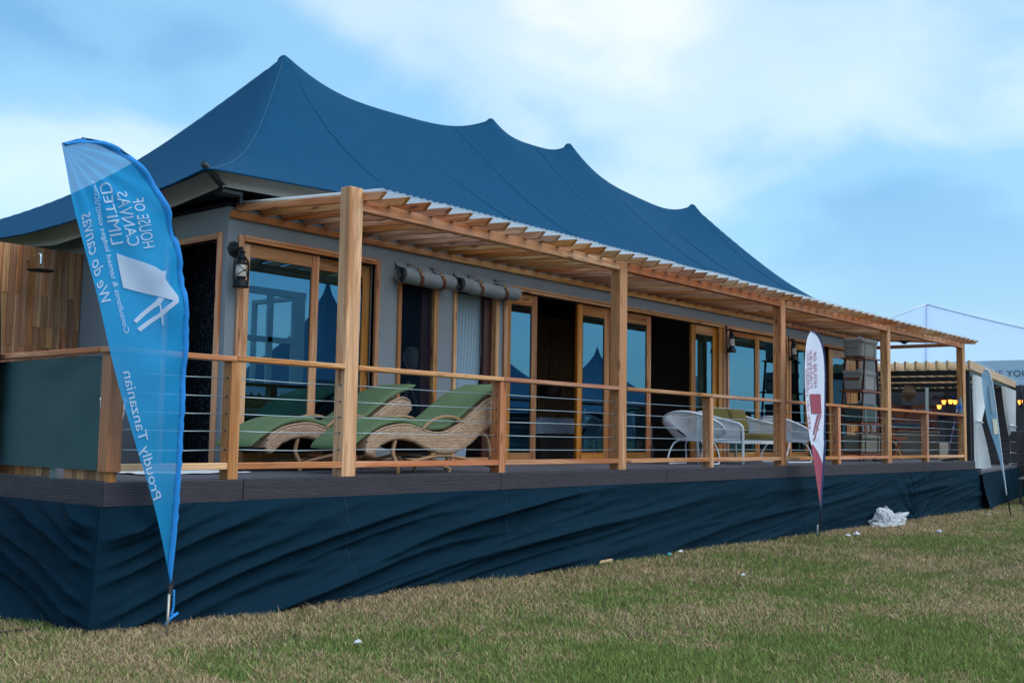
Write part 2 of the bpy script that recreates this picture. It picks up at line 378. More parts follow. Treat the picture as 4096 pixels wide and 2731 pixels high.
# ------------------------------------------------------------------ deck
DX0, DX1, WY0 = -2.274, 18.05, 1.95
D = 4.3774; PW = .163; PD = .136; PX = [i*D for i in range(5)]
deck = thing('veranda_deck', 'dark grey composite veranda deck with wide brown-grey edge boards round the lodge', 'deck', (DX0, 0, GZ))
bw = .142
rows = int((WY0+.02)/(bw+.005))
for j in range(rows):
    y0 = .0+j*(bw+.005); x = DX0+.003; k = 0
    lens = [2.4, 3.2, 3.6, 3.4, 3.6, 4.2] if j % 2 else [3.6, 3.4, 3.6, 3.2, 3.4, 3.4]
    for l in lens:
        x1 = min(x+l, DX1-.003)
        if x1-x > .1: bx('deck_board', DECKM, deck, x, x1-.005, y0, y0+bw, -.026, 0, .003)
        x = x1
for j in range(24):
    y0 = rows*(bw+.005)+j*(bw+.005); bx('deck_board', DECKM, deck, DX0+.003, .06, y0, y0+bw, -.026, 0, .003)
joints = [DX0-.03, -1.08, 2.15, 5.41, 8.91, 14.87, DX1+.06]
for i, (a, b) in enumerate(zip(joints, joints[1:])):
    z = random.uniform(-.004, .002); yy = -.034+random.uniform(-.003, .001)
    f = bx('edge_board', FASC, deck, a+.004, b-.002, yy, yy+.03, -.172+z, .004+z, .004)
    for sx in np.arange(a+.2, b-.1, .62):
        part('screw', MB().lathe([(0, -.003), (.006, -.003), (.006, .0)], (sx, yy, -.02+z), 8, Matrix.Rotation(R(90), 3, 'X')), CHROME, f)
yy = 0
for a, b in ((-.03, 3.4), (3.4, 7.0)): bx('edge_board', FASCY, deck, DX0-.034, DX0-.004, a+.002, b-.002, -.172, .004, .004)
bx('frame_joist', DARKC, deck, DX0+.05, DX1-.05, .06, .12, -.17, -.03)
for x in np.arange(DX0+.3, DX1, 2.2): bx('support_leg', DARKC, deck, x-.05, x+.05, .25, .35, GZ, -.03)
# ------------------------------------------------------------------ black cloth skirt
def skg(x): return .62*(1-math.exp(-(x+2.3)/1.7))+.10*x       # folds climb steeply near the corner, flatten along the deck
def skfold(x, z):
    h = (z-GZ)/.9; f = z-skg(x)
    n = noise.noise(Vector((f*3.1, x*.20, 1.7))); n2 = noise.noise(Vector((f*7.5+.3*n, x*.5, 5.2))); n3 = noise.noise(Vector((x*3.5+z*2, f*16, 9.9)))
    a = 1/(1+(n*5.5)**2); b = 1/(1+(n2*4.0)**2)
    near = 1.35 if x < 0 else max(.45, 1.35-x*.16)
    w_ = noise.noise(Vector((x*.5, 3, 3)))
    fan = 0.0
    if x > 11.5:                                        # cloth pinched to the ground by the plastic sheeting
        an = math.atan2(z-GZ+.05, x-14.3); fan = .035*math.sin(an*16)*math.exp(-((x-14.3)/1.2)**2)
    return (.130*a*(.8+.5*w_)+.045*b+.012*n3+fan)*near*min(1, (1-h)*4+.10)
def skirt_mesh(fn, n, m): return MB().grid(fn, n, m)
def sk_front(u, v):
    x = lerp(DX0-.035, DX1+.5, u); z = lerp(-.165, GZ-.02, v); bot = max(0, v-.6)/.4
    ends = min(1, (x-(DX0-.035))*5)
    y = -.022-skfold(x, z)*ends-.045*v-.03*bot*bot*noise.noise(Vector((x*1.3, 0, 4)))
    if abs(x-2.05) < .03: y -= .004
    return (x-.07*v*(1-min(1, (x-DX0)*2)), y, z)
skirt = thing('skirt_cloth', 'black cloth skirt hung around the base of the veranda deck, sagging in diagonal folds', 'skirting', (DX0, 0, GZ))
part('front_cloth', skirt_mesh(sk_front, 900, 60), SKIRT, skirt)
def sk_side(u, v):
    y = lerp(0, 6.6, u); z = lerp(-.165, GZ-.02, v)
    x = DX0-.026-skfold(y*1.15-2.15, z*1.04-.02)*1.1*min(1, y*5)-.055*v
    return (x-.03*v*(1-min(1, y*2)), y-.022-.045*v*(1-min(1, y*3)), z)
part('side_cloth', skirt_mesh(sk_side, 260, 60), SKIRT, skirt)
part('end_cloth', MB().grid(lambda u, v: (DX1+.5+.16*v+.05*v*math.sin(u*30), lerp(-.03-.05*v, 2.4, u), lerp(-.165, GZ-.02, v)), 40, 12), SKIRT, skirt)
STITCH = plain('stitch_thread', (.03, .07, .10), .8, .2)
for sx in (.0, 2.22, 3.55, 9.4):
    pth = []
    for i in range(40):
        v = .02+i/40*.93; p = sk_front((sx-(DX0-.035))/(DX1+.5-DX0+.035), v); pth.append((p[0]+.02*noise.noise(Vector((sx, v*2, 0))), p[1]-.001, p[2]))
    part('seam', MB().tube(pth, .002, 5), STITCH, skirt)
# ------------------------------------------------------------------ tent lodge : walls, openings
LX0, LX1, LY0, LY1, WH = .08, 17.6, WY0, 8.05, 2.70
lodge = thing('tent_lodge', 'long tented lodge with grey canvas walls, teak doors and a dark blue peaked fly roof', 'tent lodge', (LX0, LY0, 0))
WT = .07
OPEN = [(.27, 2.14, 2.36), (2.52, 3.20, 2.26), (3.50, 4.37, 2.28), (4.55, 10.48, 2.345), (10.69, 13.00, 2.345), (13.17, 16.6, 2.33)]
xs = LX0
wallm = MB()
for a, b, h in OPEN:
    wallm.box(xs, a, LY0, LY0+WT, -.0, WH, .002); wallm.box(a, b, LY0, LY0+WT, h, WH, .002); xs = b
wallm.box(xs, LX1, LY0, LY0+WT, 0, WH, .002)
part('front_wall', wallm, WALLC, lodge)
sw = MB()      # side wall with the shower-room doorway
SDY0, SDY1, SDH = 2.10, 2.98, 2.37
sw.box(LX0, LX0+WT, LY0+WT, SDY0, 0, WH, .002); sw.box(LX0, LX0+WT, SDY0, SDY1, SDH, WH, .002); sw.box(LX0, LX0+WT, SDY1, LY1, 0, WH, .002)
part('side_wall', sw, WALLC, lodge)
part('back_wall', MB().box(LX0+WT, LX1, LY1-WT, LY1, 0, WH), WALLC, lodge)
part('end_wall', MB().box(LX1-WT, LX1, LY0+WT, LY1-WT, 0, WH), WALLC, lodge)
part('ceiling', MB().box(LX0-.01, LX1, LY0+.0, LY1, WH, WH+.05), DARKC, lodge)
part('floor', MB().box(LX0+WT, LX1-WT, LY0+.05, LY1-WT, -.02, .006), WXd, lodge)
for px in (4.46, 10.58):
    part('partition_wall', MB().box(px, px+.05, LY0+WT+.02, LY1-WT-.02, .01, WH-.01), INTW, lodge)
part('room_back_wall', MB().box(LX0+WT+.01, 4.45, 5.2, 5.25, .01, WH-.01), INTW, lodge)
# slatted timber wall behind the bed and in the sitting room
SL = plain('slat_wall_stain', (.34, .19, .10), .5, .35, 0, .3, 20)
for (a, b) in ((4.52, 10.55), (10.64, 17.5)):
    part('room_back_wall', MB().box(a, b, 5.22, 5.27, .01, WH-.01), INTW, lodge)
    for x in np.arange(a+.02, b-.05, .075): bx('wall_slat', SL, lodge, x, x+.048, 5.17, 5.218, .05, WH-.05, .003)
# wall canvas seams
for sx in (1.98, 3.9, 6.4, 9.6):
    part('wall_seam', MB().box(sx, sx+.006, LY0-.003, LY0, 2.45, WH-.05, .001), WALLC, lodge)
# ---- trims, door and window leaves
def trim(x0, x1, z1, wd=.07, parent=lodge, z0=0.0):
    y0, y1 = LY0-.032, LY0+.0
    tr = part('door_frame', MB().box(x0-wd, x0, y0, y1+.05, z0, z1+wd), WZ, parent)
    part('frame_jamb', MB().box(x1, x1+wd, y0, y1+.05, z0, z1+wd), WZ, tr)
    part('frame_head', MB().box(x0+.001, x1-.001, y0-.003, y1+.05, z1, z1+wd), WX, tr)
    part('frame_bead', MB().box(x0+.001, x1-.001, y0-.012, y0-.004, z1+wd*.55, z1+wd*.8), WX, tr)
    return tr
def leaf(x0, x1, z1, y, st=.085, top=.13, bot=.12, z0=.02, mw=WZ, mh=WX, name='door_leaf', pane=GLASS):
    lf = part(name, MB().box(x0, x0+st, y, y+.045, z0, z1), mw, lodge)
    part('stile', MB().box(x1-st, x1, y, y+.045, z0, z1), mw, lf)
    part('top_rail', MB().box(x0+st+.001, x1-st-.001, y+.002, y+.043, z1-top, z1-.001), mh, lf)
    part('bottom_rail', MB().box(x0+st+.001, x1-st-.001, y+.002, y+.043, z0+.001, z0+bot), mh, lf)
    part('glass_pane', MB().box(x0+st-.002, x1-st+.002, y+.018, y+.024, z0+bot-.004, z1-top+.004, 0), pane, lf)
    return lf
# sliding door of the bathroom
trim(.27, 2.14, 2.36, .065)
leaf(.275, 1.315, 2.35, LY0+.015, .105, .14, .14); leaf(1.20, 2.135, 2.35, LY0+.075, .11, .14, .14)
# narrow windows under the rolled blinds
for a, b, h in ((2.52, 3.20, 2.26), (3.50, 4.37, 2.28)):
    tr = part('window_frame', MB().box(a-.005, a+.05, LY0-.03, LY0+.05, .0, h), WZ, lodge)
    part('frame_jamb', MB().box(b-.065, b+.005, LY0-.03, LY0+.05, .0, h), WZ, tr)
    part('frame_head', MB().box(a+.051, b-.066, LY0-.028, LY0+.05, h-.06, h), WX, tr)
    part('frame_sill', MB().box(a+.051, b-.066, LY0-.028, LY0+.05, .0, .1), WX, tr)
    part('inner_jamb', MB().box(b-.22, b-.068, LY0+.04, LY0+.09, .1, h), WRED_Z, tr)
SCREEN = NT('insect_screen'); _d = SCREEN.n('BsdfDiffuse'); SCREEN.set(_d.inputs[0], (.01, .022, .04)); _t = SCREEN.n('BsdfTransparent'); _m = SCREEN.n('MixShader'); _m.inputs[0].default_value = .30
SCREEN.t.links.new(_t.outputs[0], _m.inputs[1]); SCREEN.t.links.new(_d.outputs[0], _m.inputs[2]); SCREEN = SCREEN.done(_m.outputs[0])
part('insect_screen', MB().box(2.572, 3.13, LY0+.012, LY0+.015, .1, 2.2, 0), SCREEN, lodge)
# big folding door sets
trim(4.55, 10.48, 2.345, .07); trim(10.69, 13.0, 2.345, .06); trim(13.17, 16.6, 2.33, .06)
leaf(4.56, 5.25, 2.335, LY0+.02, .12, .16, .14, mw=WZd, mh=WXd)
leaf(6.20, 7.02, 2.335, LY0+.02, .13, .16, .14, mw=WZd, mh=WXd)
leaf(7.34, 8.19, 2.335, LY0+.02, .12, .16, .14, mw=WZd, mh=WXd)
bx('mullion', WZd, lodge, 7.03, 7.33, LY0+.01, LY0+.06, 0, 2.34)
leaf(9.46, 10.33, 2.335, LY0+.02, .14, .16, .14, mw=WZd, mh=WXd)
bx('mullion', WZd, lodge, 10.34, 10.47, LY0-.02, LY0+.06, 0, 2.34)
leaf(10.70, 11.86, 2.335, LY0+.02, .075, .10, .14, mw=WZd, mh=WXd); leaf(11.87, 12.99, 2.335, LY0+.02, .075, .10, .14, mw=WZd, mh=WXd)
leaf(13.18, 14.08, 2.32, LY0+.02, .13, .14, .14, mw=WZd, mh=WXd); leaf(15.10, 16.2, 2.32, LY0+.02, .2, .18, .14, mw=WZd, mh=WXd); bx('mullion', WZd, lodge, 16.21, 16.59, LY0+.01, LY0+.06, 0, 2.33)
# side doorway trim and granite shower wall inside
tr = part('door_frame', MB().box(LX0-.028, LX0+.06, SDY0-.065, SDY0, 0, SDH+.065), WZ, lodge)
part('frame_jamb', MB().box(LX0-.028, LX0+.06, SDY1, SDY1+.065, 0, SDH+.065), WZ, tr)
part('frame_head', MB().box(LX0-.031, LX0+.06, SDY0+.001, SDY1-.001, SDH, SDH+.065), WYd, tr)
part('shower_partition', MB().box(.78, .83, LY0+.09, 3.6, .01, WH-.01), GRAN, lodge)
for z in (1.62, .62): part('tile_joint', MB().box(.776, .779, LY0+.09, 3.6, z, z+.006, 0), CHROME, lodge)
ni = part('wall_niche', MB().box(.772, .779, 2.62, 2.86, 1.17, 1.45, .001), RUBB, lodge)
part('niche_edge', MB().box(.768, .779, 2.612, 2.619, 1.16, 1.46, .001), CHROME, ni)
part('shower_knob', MB().lathe([(0, -.05), (.03, -.045), (.036, -.02), (.02, 0)], (.775, 2.5, .93), 14, Matrix.Rotation(R(90), 3, 'Y')), CHROME, lodge)
part('shower_knob', MB().lathe([(0, -.03), (.02, -.03), (.02, -.01), (.01, 0)], (.775, 2.42, 1.98), 12, Matrix.Rotation(R(90), 3, 'Y')), CHROME, lodge)
# ---- eave: pelmet, fly with peaks
FX0, FX1, FY0, FY1 = -.56, 18.24, 1.45, 8.55
def eave_left(y): return interp([(1.45, 2.89), (1.95, 2.82), (3.25, 2.70), (4.2, 2.66), (5.0, 2.64), (5.8, 2.66), (6.8, 2.72), (8.0, 2.82), (8.55, 2.89)], y)
def eave_front(x): return 2.90+.07*min(1, (x-FX0)/1.6, (FX1-x)/1.6)
PK = [(3.07, 5.81), (7.65, 5.98), (9.96, 6.04), (14.67, 5.68)]; SAG = [.47, .30, .52]
def ridge(x):
    for i in range(3):
        (a, za), (b, zb) = PK[i], PK[i+1]
        if a <= x <= b:
            s = (x-a)/(b-a); return lerp(za, zb, s)-SAG[i]*4*s*(1-s)*(1+.15*math.cos(2*math.pi*s))
STP = .1; nx = int(round((FX1-FX0)/STP))+1; ny = int(round((FY1-FY0)/STP))+1
Z = np.full((nx, ny), 3.6); fix = np.zeros((nx, ny), bool)
XI = lambda x: int(round((x-FX0)/STP)); YI = lambda y: int(round((y-FY0)/STP))
for i in range(nx):
    x = FX0+i*STP; Z[i, 0] = Z[i, -1] = eave_front(x); fix[i, 0] = fix[i, -1] = True
for j in range(ny):
    y = FY0+j*STP; Z[0, j] = Z[-1, j] = eave_left(y); fix[0, j] = fix[-1, j] = True
yr = YI(5.0)
for i in range(XI(PK[0][0]), XI(PK[3][0])+1):
    x = FX0+i*STP; z_ = ridge(min(max(x, PK[0][0]), PK[3][0])); Z[i, yr] = z_; fix[i, yr] = True
for (pkx, pkz, exx) in ((PK[0][0], PK[0][1], FX0), (PK[3][0], PK[3][1], FX1)):
    for ey in (FY0, FY1):
        for k in range(0, 400):
            s = k/400; x = lerp(pkx, exx, s); y = lerp(5.0, ey, s)
            i, j = XI(x), YI(y)
            if fix[i, j] : continue
            Z[i, j] = lerp(pkz, 2.90, s)-.47*4*s*(1-s)*(1-.1*math.cos(2*math.pi*s)); fix[i, j] = True
Zi = Z.copy()
for it in range(2600):
    A = .25*(Z[:-2, 1:-1]+Z[2:, 1:-1]+Z[1:-1, :-2]+Z[1:-1, 2:])-.25*STP*STP*.20
    N_ = Z.copy(); N_[1:-1, 1:-1] = np.where(fix[1:-1, 1:-1], Z[1:-1, 1:-1], Z[1:-1, 1:-1]+1.0*(A-Z[1:-1, 1:-1])); Z = N_
RF = np.zeros((nx, ny), bool); RF[:, yr] = fix[:, yr]
for it in range(3):                         # soften the hip lines a little
    S_ = Z.copy(); S_[1:-1, 1:-1] = .5*Z[1:-1, 1:-1]+.125*(Z[:-2, 1:-1]+Z[2:, 1:-1]+Z[1:-1, :-2]+Z[1:-1, 2:]); Z = np.where(RF, Z, S_)
def flyz(x, y):
    fx = min(max((x-FX0)/STP, 0), nx-1.001); fy = min(max((y-FY0)/STP, 0), ny-1.001); i, j = int(fx), int(fy); a, b = fx-i, fy-j
    return (Z[i, j]*(1-a)+Z[i+1, j]*a)*(1-b)+(Z[i, j+1]*(1-a)+Z[i+1, j+1]*a)*b
fl = MB(); vs = []; fs = []
for i in range(nx):
    for j in range(ny):
        x, y = FX0+i*STP, FY0+j*STP; z = Z[i, j]
        # tension creases fanning from the first peak on the end face
        dx, dy = x-PK[0][0], y-5.0
        if dx < 0 and abs(dy) < -dx:
            a = math.atan2(dy, -dx); rr_ = math.hypot(dx, dy); z += .020*math.sin(a*15+math.sin(a*6)*1.5)*min(1, rr_)*max(0, 1-rr_/4.2)*max(0, 1-abs(dy)/max(.01, -dx))**.5
        z += .010*noise.noise(Vector((x*.9, y*.5, 0)))*(0 if fix[i, j] else 1)
        vs.append((x, y, z))
for i in range(nx-1):
    for j in range(ny-1):
        a = i*ny+j; b = a+ny; fs.append((a, b, b+1, a+1))
fl.add(vs, fs, True)
fly = part('fly_roof', fl, FLY, lodge)
def hem(pts): return MB().tube(pts, .011, 6)
edge = [(FX0+i*STP, FY0, Z[i, 0]) for i in range(nx)]; part('hem', hem(edge), FLY, fly)
edge = [(FX0, FY0+j*STP, Z[0, j]) for j in range(ny)]; part('hem', hem(edge), FLY, fly)
for (a, z_) in PK:                           # reinforced caps at the poles
    part('peak_cap', MB().lathe([(.0, .008), (.04, .002), (.08, -.04), (.10, -.10)], (a, 5.0, z_), 14), FLY, fly)
SEAM = cloth('fly_seam', (.012, .066, .14), 500, .1)
for (xa, xb) in ((3.1, 2.7), (4.9, 5.3), (6.6, 6.7), (8.8, 8.8), (10.9, 10.7), (12.4, 12.2), (14.6, 14.7)):
    pth = [(lerp(xa, xb, s)+.05*math.sin(s*5+xa), lerp(4.97, FY0+.03, s), 0) for s in np.linspace(0, 1, 40)]
    part('fly_seam', MB().tube([(a, b, flyz(a, b)+.002) for a, b, _ in pth], .005, 5), SEAM, fly)
pth = [(lerp(PK[0][0], FX0, s), lerp(5, FY0, s)) for s in np.linspace(.03, .98, 40)]
part('fly_seam', MB().tube([(a, b, flyz(a, b)+.003) for a, b in pth], .009, 5), cloth('fly_seam_highlight', (.022, .105, .19), 500, .1), fly)  # hip seam in paler blue: the crease's highlight painted into its colour
for (xa, ya) in ((FX0, FY0), (FX0, FY1), (FX1, FY0), (FX1, FY1)):      # pressed steel corner struts
    cx, cy = (.02 if xa < 0 else LX1+.06), (LY0-.14 if ya < 3 else LY1+.14)
    p0 = Vector((lerp(xa, cx, .62), lerp(ya, cy, .62), 2.815)); p1 = Vector((xa-.02*(1 if xa < 0 else -1), ya, 2.93))
    st = part('corner_strut', MB().tube([p0, lerp(p0, p1, .5), p1], .034, 10), BLKM, lodge)
    part('strut_bolt', MB().lathe([(0, .012), (.018, .012), (.02, 0)], p0+Vector((-.02, -.034, 0)), 10, Matrix.Rotation(R(80), 3, 'X')), CHROME, st)
    part('strut_bracket', MB().box(min(p0.x, cx), max(p0.x, cx)+.02, min(p0.y, cy), max(p0.y, cy)+.02, 2.76, 2.80), BLKM, st)
def pelmet(x0, x1, y0, y1, zb):
    def fn(u, v):
        x, y = lerp(x0, x1, u), lerp(y0, y1, u); b = zb(x, y)
        return (x, y, lerp(b, flyz(x, y)-.01, v))
    return MB().grid(fn, 60, 6)
zl = lambda x, y: interp([(1.74, 2.81), (2.5, 2.72), (5.0, 2.56), (7.5, 2.72), (8.3, 2.81)], y)
PO = .22
pe = part('eave_pelmet', pelmet(-.2, -.2, 1.74, 8.26, zl), PELM, lodge)
part('eave_pelmet', pelmet(-.2, 17.9, 1.74, 1.74, lambda x, y: 2.83+.03*min(1, (x+.2)/.8)), PELM, lodge)
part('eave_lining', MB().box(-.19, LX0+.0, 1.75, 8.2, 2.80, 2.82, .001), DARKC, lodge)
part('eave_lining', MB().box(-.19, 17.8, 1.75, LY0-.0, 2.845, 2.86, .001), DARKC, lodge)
bx('frame_post', BLKM, lodge, .10, .14, 1.80, 1.84, 2.70, 2.85)
# ---- rolled blinds
def blind(x0, x1, zc, r, lab):
    def fn(u, v):
        a = v*2*math.pi*4.6+R(100); k_ = .5*noise.noise(Vector((u*4, v*14, x0)))
        rr_ = r*(1-.84*v)+.010*k_*(1-v)+.004*math.sin(a*2.3)*(v > .25)
        sag = -.016*math.sin(u*math.pi)+.006*math.sin(u*17)
        return (lerp(x0, x1, u)+.010*math.sin(a*.7)+.05*v*(.5-u), LY0-.035-r+rr_*math.cos(a), zc+sag+rr_*math.sin(a)*.96)
    b = part('rolled_blind', MB().grid(fn, 40, 130), WALLC, lodge); b['label'] = lab
    def flap(u, v):
        return (lerp(x0+.03, x1-.03, u), LY0-.006-(r*.75)*v-.006*math.sin(u*9)*v, zc+r*1.0+.07*(1-v)-.02*math.sin(v*math.pi)*math.sin(u*4+1))
    part('blind_flap', MB().grid(flap, 24, 8), WALLC, b)
    for f in (.28, .72):
        sx = lerp(x0, x1, f); y = LY0-.03-r
        arc = [(sx+.01*k, y+(r+.008)*math.cos(a), zc+(r+.008)*math.sin(a)) for k, a in enumerate(np.linspace(R(150), R(285), 9))]
        m = MB()
        for (p, q) in zip(arc, arc[1:]): m.prism([(p[0]-.026, p[1], p[2]), (p[0]+.026, p[1], p[2]), (q[0]+.026, q[1], q[2]), (q[0]-.026, q[1], q[2])], (0, -.005, -.002))
        stp = part('strap', m, LEATH, b)
        part('strap_top', MB().prism([(sx-.045, LY0-.02, zc+r+.07), (sx-.005, LY0-.02, zc+r+.07), (sx+.02, y-r*.4, zc+r*1.05), (sx-.02, y-r*.4, zc+r*1.05)], (0, -.008, .0)), LEATH, stp)
        part('clip', MB().tube(smooth_path([(sx+.0, y-r*.5, zc+r*1.0), (sx-.018, y-r*.8, zc+r*.75), (sx+.005, y-r, zc+r*.45), (sx+.022, y-r*.8, zc+r*.8), (sx+.0, y-r*.5, zc+r*1.0)], 4), .005, 6), BRASS, stp)
        part('clip_swivel', MB().tube([(sx+.005, y-r-.004, zc+r*.45), (sx+.012, y-r-.012, zc+r*.1), (sx+.016, y-r-.012, zc-r*.1)], [.006, .010, .006], 7), BRASS, stp)
blind(2.43, 3.31, 2.275, .10, 'rolled grey canvas blind over the dark narrow window')
blind(3.46, 4.58, 2.275, .10, 'rolled grey canvas blind over the curtained narrow window')
# ------------------------------------------------------------------ pergola
perg = thing('pergola', 'long teak pergola over the veranda with clear corrugated roof sheets on close rafters', 'pergola', (0, 0, 0))
for i, x in enumerate(PX):
    top = 2.632 if i == 0 else 2.53
    part('post', MB().box(x, x+PW, 0, PD, .0, top, .006), WZ, perg)
    if i == 0: continue
for i in range(4):
    a, b = PX[i]+PW+.001, PX[i+1]-.001
    cut = [a, lerp(a, b, .42), b] if i in (0, 2, 3) else [a, b]
    for k, (p, q) in enumerate(zip(cut, cut[1:])): part('front_beam', MB().box(p, q-.0015, .004, .098, 2.425, 2.527), WX, perg)
LT = 2.66; 
cut = [.085, 3.4, 6.5, 9.8, 13.2, 16.4, 17.66]
for p, q in zip(cut, cut[1:]): 
    lg = part('ledger', MB().box(p, q-.003, LY0-.045, LY0-.001, 2.583, LT), WX, perg)
    for bx_ in np.arange(p+.12, q, .8): part('bolt_hole', MB().lathe([(0, -.002), (.013, -.002), (.013, 0)], (bx_, LY0-.0455, 2.62), 10, Matrix.Rotation(R(90), 3, 'X')), RUBB, lg)
RS = D/15
def rafter(x):
    h = .072; wd = .046; ya, yb = -.27, LY0-.002; za, zb = 2.528, LT+.002
    sl = (zb-za)/(yb-0.05); z0 = za+(ya-.05)*sl
    tip = .085
    pts = [(x, ya+tip, z0+tip*sl), (x, yb, zb), (x, yb, zb+h), (x, ya, z0+h)]
    return MB().prism(pts, (wd, 0, 0)), (z0+h, zb+h, sl)
for k in range(61):
    x = .166+k*RS+random.uniform(-.008, .008)
    for px in PX[1:]:
        if px-.046 < x < px+PW: pass
    mb, top = rafter(x); part('rafter', mb, WY, perg)
zf, zb_, sl_ = top
ns = 21; wx0, wx1 = .17, 17.95; pw = (wx1-wx0)/ns
for k in range(ns):
    a = wx0+k*pw-.03; b = a+pw+.06; lift = .006+.006*(k % 2)+random.uniform(0, .006); ya = -.235+random.uniform(-.02, .02)
    n = int((b-a)/.0095)
    def fn(u, v):
        x = lerp(a, b, u); y = lerp(ya, LY0-.03, v)
        return (x, y, zf+(y+.27)*sl_+.012+lift+.013*math.sin(2*math.pi*x/.09))
    part('roof_sheet', MB().grid(fn, n, 3), POLYC, perg)
part('end_beam', MB().box(PX[4]+.02, PX[4]+.09, PD+.002, 5.0, 2.47, 2.545), WY, perg)
# ------------------------------------------------------------------ railing
rail = thing('deck_railing', 'teak deck railing with five steel cables between posts along the veranda front', 'railing', (DX0, 0, 0))
SX = [-1.21, 2.16, 6.58, 10.88, 15.19]; SWD = .10
cps = [(DX0+.02, .0)]
part('corner_post', MB().box(-2.265, -2.150, .0, .13, .075, .945, .005), WZ, rail)
part('corner_post', MB().box(-2.225, -2.165, .03, .10, .0, .074, .003), WZ, rail)
for x in SX: part('small_post', MB().box(x, x+SWD, .0, .12, .0, .955, .005), WZ, rail)
cells = [(-2.30, -1.16), (-1.16, PX[0])]+[z for i in range(4) for z in ((PX[i]+PW, SX[i+1]+.05), (SX[i+1]+.05, PX[i+1]))]
for a, b in cells:
    tz = random.uniform(-.004, .004)
    part('hand_rail', MB().box(a+.0015, b-.0015, -.012, .115, .957+tz, 1.0+tz, .005), WX, rail)
spans = [(-2.149, SX[0]), (SX[0]+SWD, PX[0])]+[z for i in range(4) for z in ((PX[i]+PW, SX[i+1]), (SX[i+1]+SWD, PX[i+1]))]
for a, b in spans:
    part('bottom_rail', MB().box(a+.0015, b-.0015, .004, .09, .082, .135, .004), WX, rail)
    for z in (.24, .39, .53, .67, .82):
        s1 = random.uniform(-.006, .004)
        part('cable', MB().tube([(a-.01, .05, z), (lerp(a, b, .3), .05, z+s1), (lerp(a, b, .6), .05, z+s1*1.3), (b+.01, .05, z)], .0042, 6), WIRE, rail)
        for xx, dx in ((a, .006), (b, -.006)): part('cable_eye', MB().tube([(xx, .05, z), (xx+dx, .05, z)], .009, 8), BLKM, rail)
# side railing with green canvas panel
part('side_hand_rail', MB().box(-2.302, -2.19, .119, 4.6, .957, .999, .005), WY, rail)
def gp(u, v):
    y = lerp(.14, 4.5, u); z = lerp(.935, .085, v)
    return (-2.262+.018*math.sin(v*3)*noise.noise(Vector((y*2.2, z*2.5, 4)))-.02*math.exp(-((y-.85)/.35)**2-((z-.9)/.09)**2)+.012*math.exp(-((y-.55)/.12)**2-((z-.85)/.12)**2), y, z)
part('canvas_panel', MB().grid(gp, 90, 30), GREENC, rail)
for y in (.86, 2.4, 4.2): part('panel_leg', MB().box(-2.22, -2.18, y, y+.06, .0, .93), plain('panel_leg_paint', (.16, .24, .24), .5), rail)
random.seed(21)
y = .15
while y < 4.4:
    wdt = random.uniform(.06, .12)
    if not (.75 < y < .9): part('skirting_plank', MB().box(-2.175, -2.155, y, y+wdt-.003, .004, random.uniform(.2, .24)), WPANEL if random.random() < .6 else WZ, rail)
    y += wdt
# ------------------------------------------------------------------ shower corner on the side deck
sp = thing('shower_screen', 'tall wall of brown vertical wood planks behind the outdoor shower', 'screen', (-.4, 4.85, 0))
random.seed(5)
x = .07; k = 0
while x > -1.7:
    wd = .078+random.uniform(-.006, .006); cuts = [0.02, (1.32 if k % 3 else 1.0)+random.uniform(-.01, .01), (1.91 if k % 2 else 1.55), 2.475]
    for a, b in zip(cuts, cuts[1:]):
        yo = random.uniform(-.004, .003); part('plank', MB().box(x-wd+.002, x-.001, 4.835+yo, 4.862+yo, a+.001, b-.001, .002), WPANEL, sp)
    x -= wd; k += 1
part('backing', MB().box(-1.75, .07, 4.868, 4.9, .02, 2.47), DARKC, sp)
sh = thing('rain_shower', 'chrome shower arm with round black rain head on the plank wall', 'shower', (-.6, 4.83, 2.3))
part('arm', MB().tube(smooth_path([(-.6, 4.83, 2.30), (-.6, 4.70, 2.33), (-.605, 4.55, 2.35), (-.608, 4.50, 2.33), (-.61, 4.49, 2.22)], 6), .013, 12), CHROME, sh)
part('wall_flange', MB().lathe([(0, -.02), (.03, -.018), (.036, -.004), (.036, 0)], (-.6, 4.833, 2.3), 18, Matrix.Rotation(R(90), 3, 'X')), CHROME, sh)
part('shower_head', MB().lathe([(0, .02), (.02, .02), (.03, .006), (.14, 0), (.148, -.006), (.14, -.012), (0, -.012)], (-.61, 4.49, 2.165), 36), RUBB, sh)
tub = thing('bathtub', 'white freestanding bathtub on the side deck beside the shower', 'bathtub', (-.75, 3.3, 0))
def tubf(r0): 
    return lambda u, v: (-.75+(.36*(1-.25*v)+r0)*math.cos(2*math.pi*u), 3.3+(.78*(1-.22*v)+r0)*math.sin(2*math.pi*u), .62-.54*v-(.03*abs(math.sin(2*math.pi*u))*(1-v)*-2))
part('shell', MB().grid(tubf(0), 40, 10, closeu=True), WHITE, tub); part('basin', MB().grid(tubf(-.035), 40, 10, closeu=True), WHITE, tub)
part('rim', MB().tube([(-.75+.345*math.cos(a), 3.3+.765*math.sin(a), .62+.06*abs(math.sin(a))) for a in np.linspace(0, 2*math.pi, 48, endpoint=False)], .024, 8, close=True), WHITE, tub)
part('plinth', MB().lathe([(.2, 0), (.22, .0), (.25, .1), (.0, .1)], (-.75, 3.3, .0), 24), WHITE, tub)
mat_ = thing('bath_mat', 'white cloth mat lying on the side deck boards by the doorway', 'mat', (-.55, 1.35, 0))
part('cloth', MB().grid(lambda u, v: (lerp(-1.35, -.22, u)+.01*math.sin(v*9), lerp(1.0, 1.75, v)+.02*math.sin(u*7), .012+.010*noise.noise(Vector((u*5, v*5, 0)))), 24, 16), WHITE, mat_)
dr = thing('side_curtain', 'black curtain hung at the side rail past the green canvas panel', 'curtain', (-2.34, 1.75, 0))
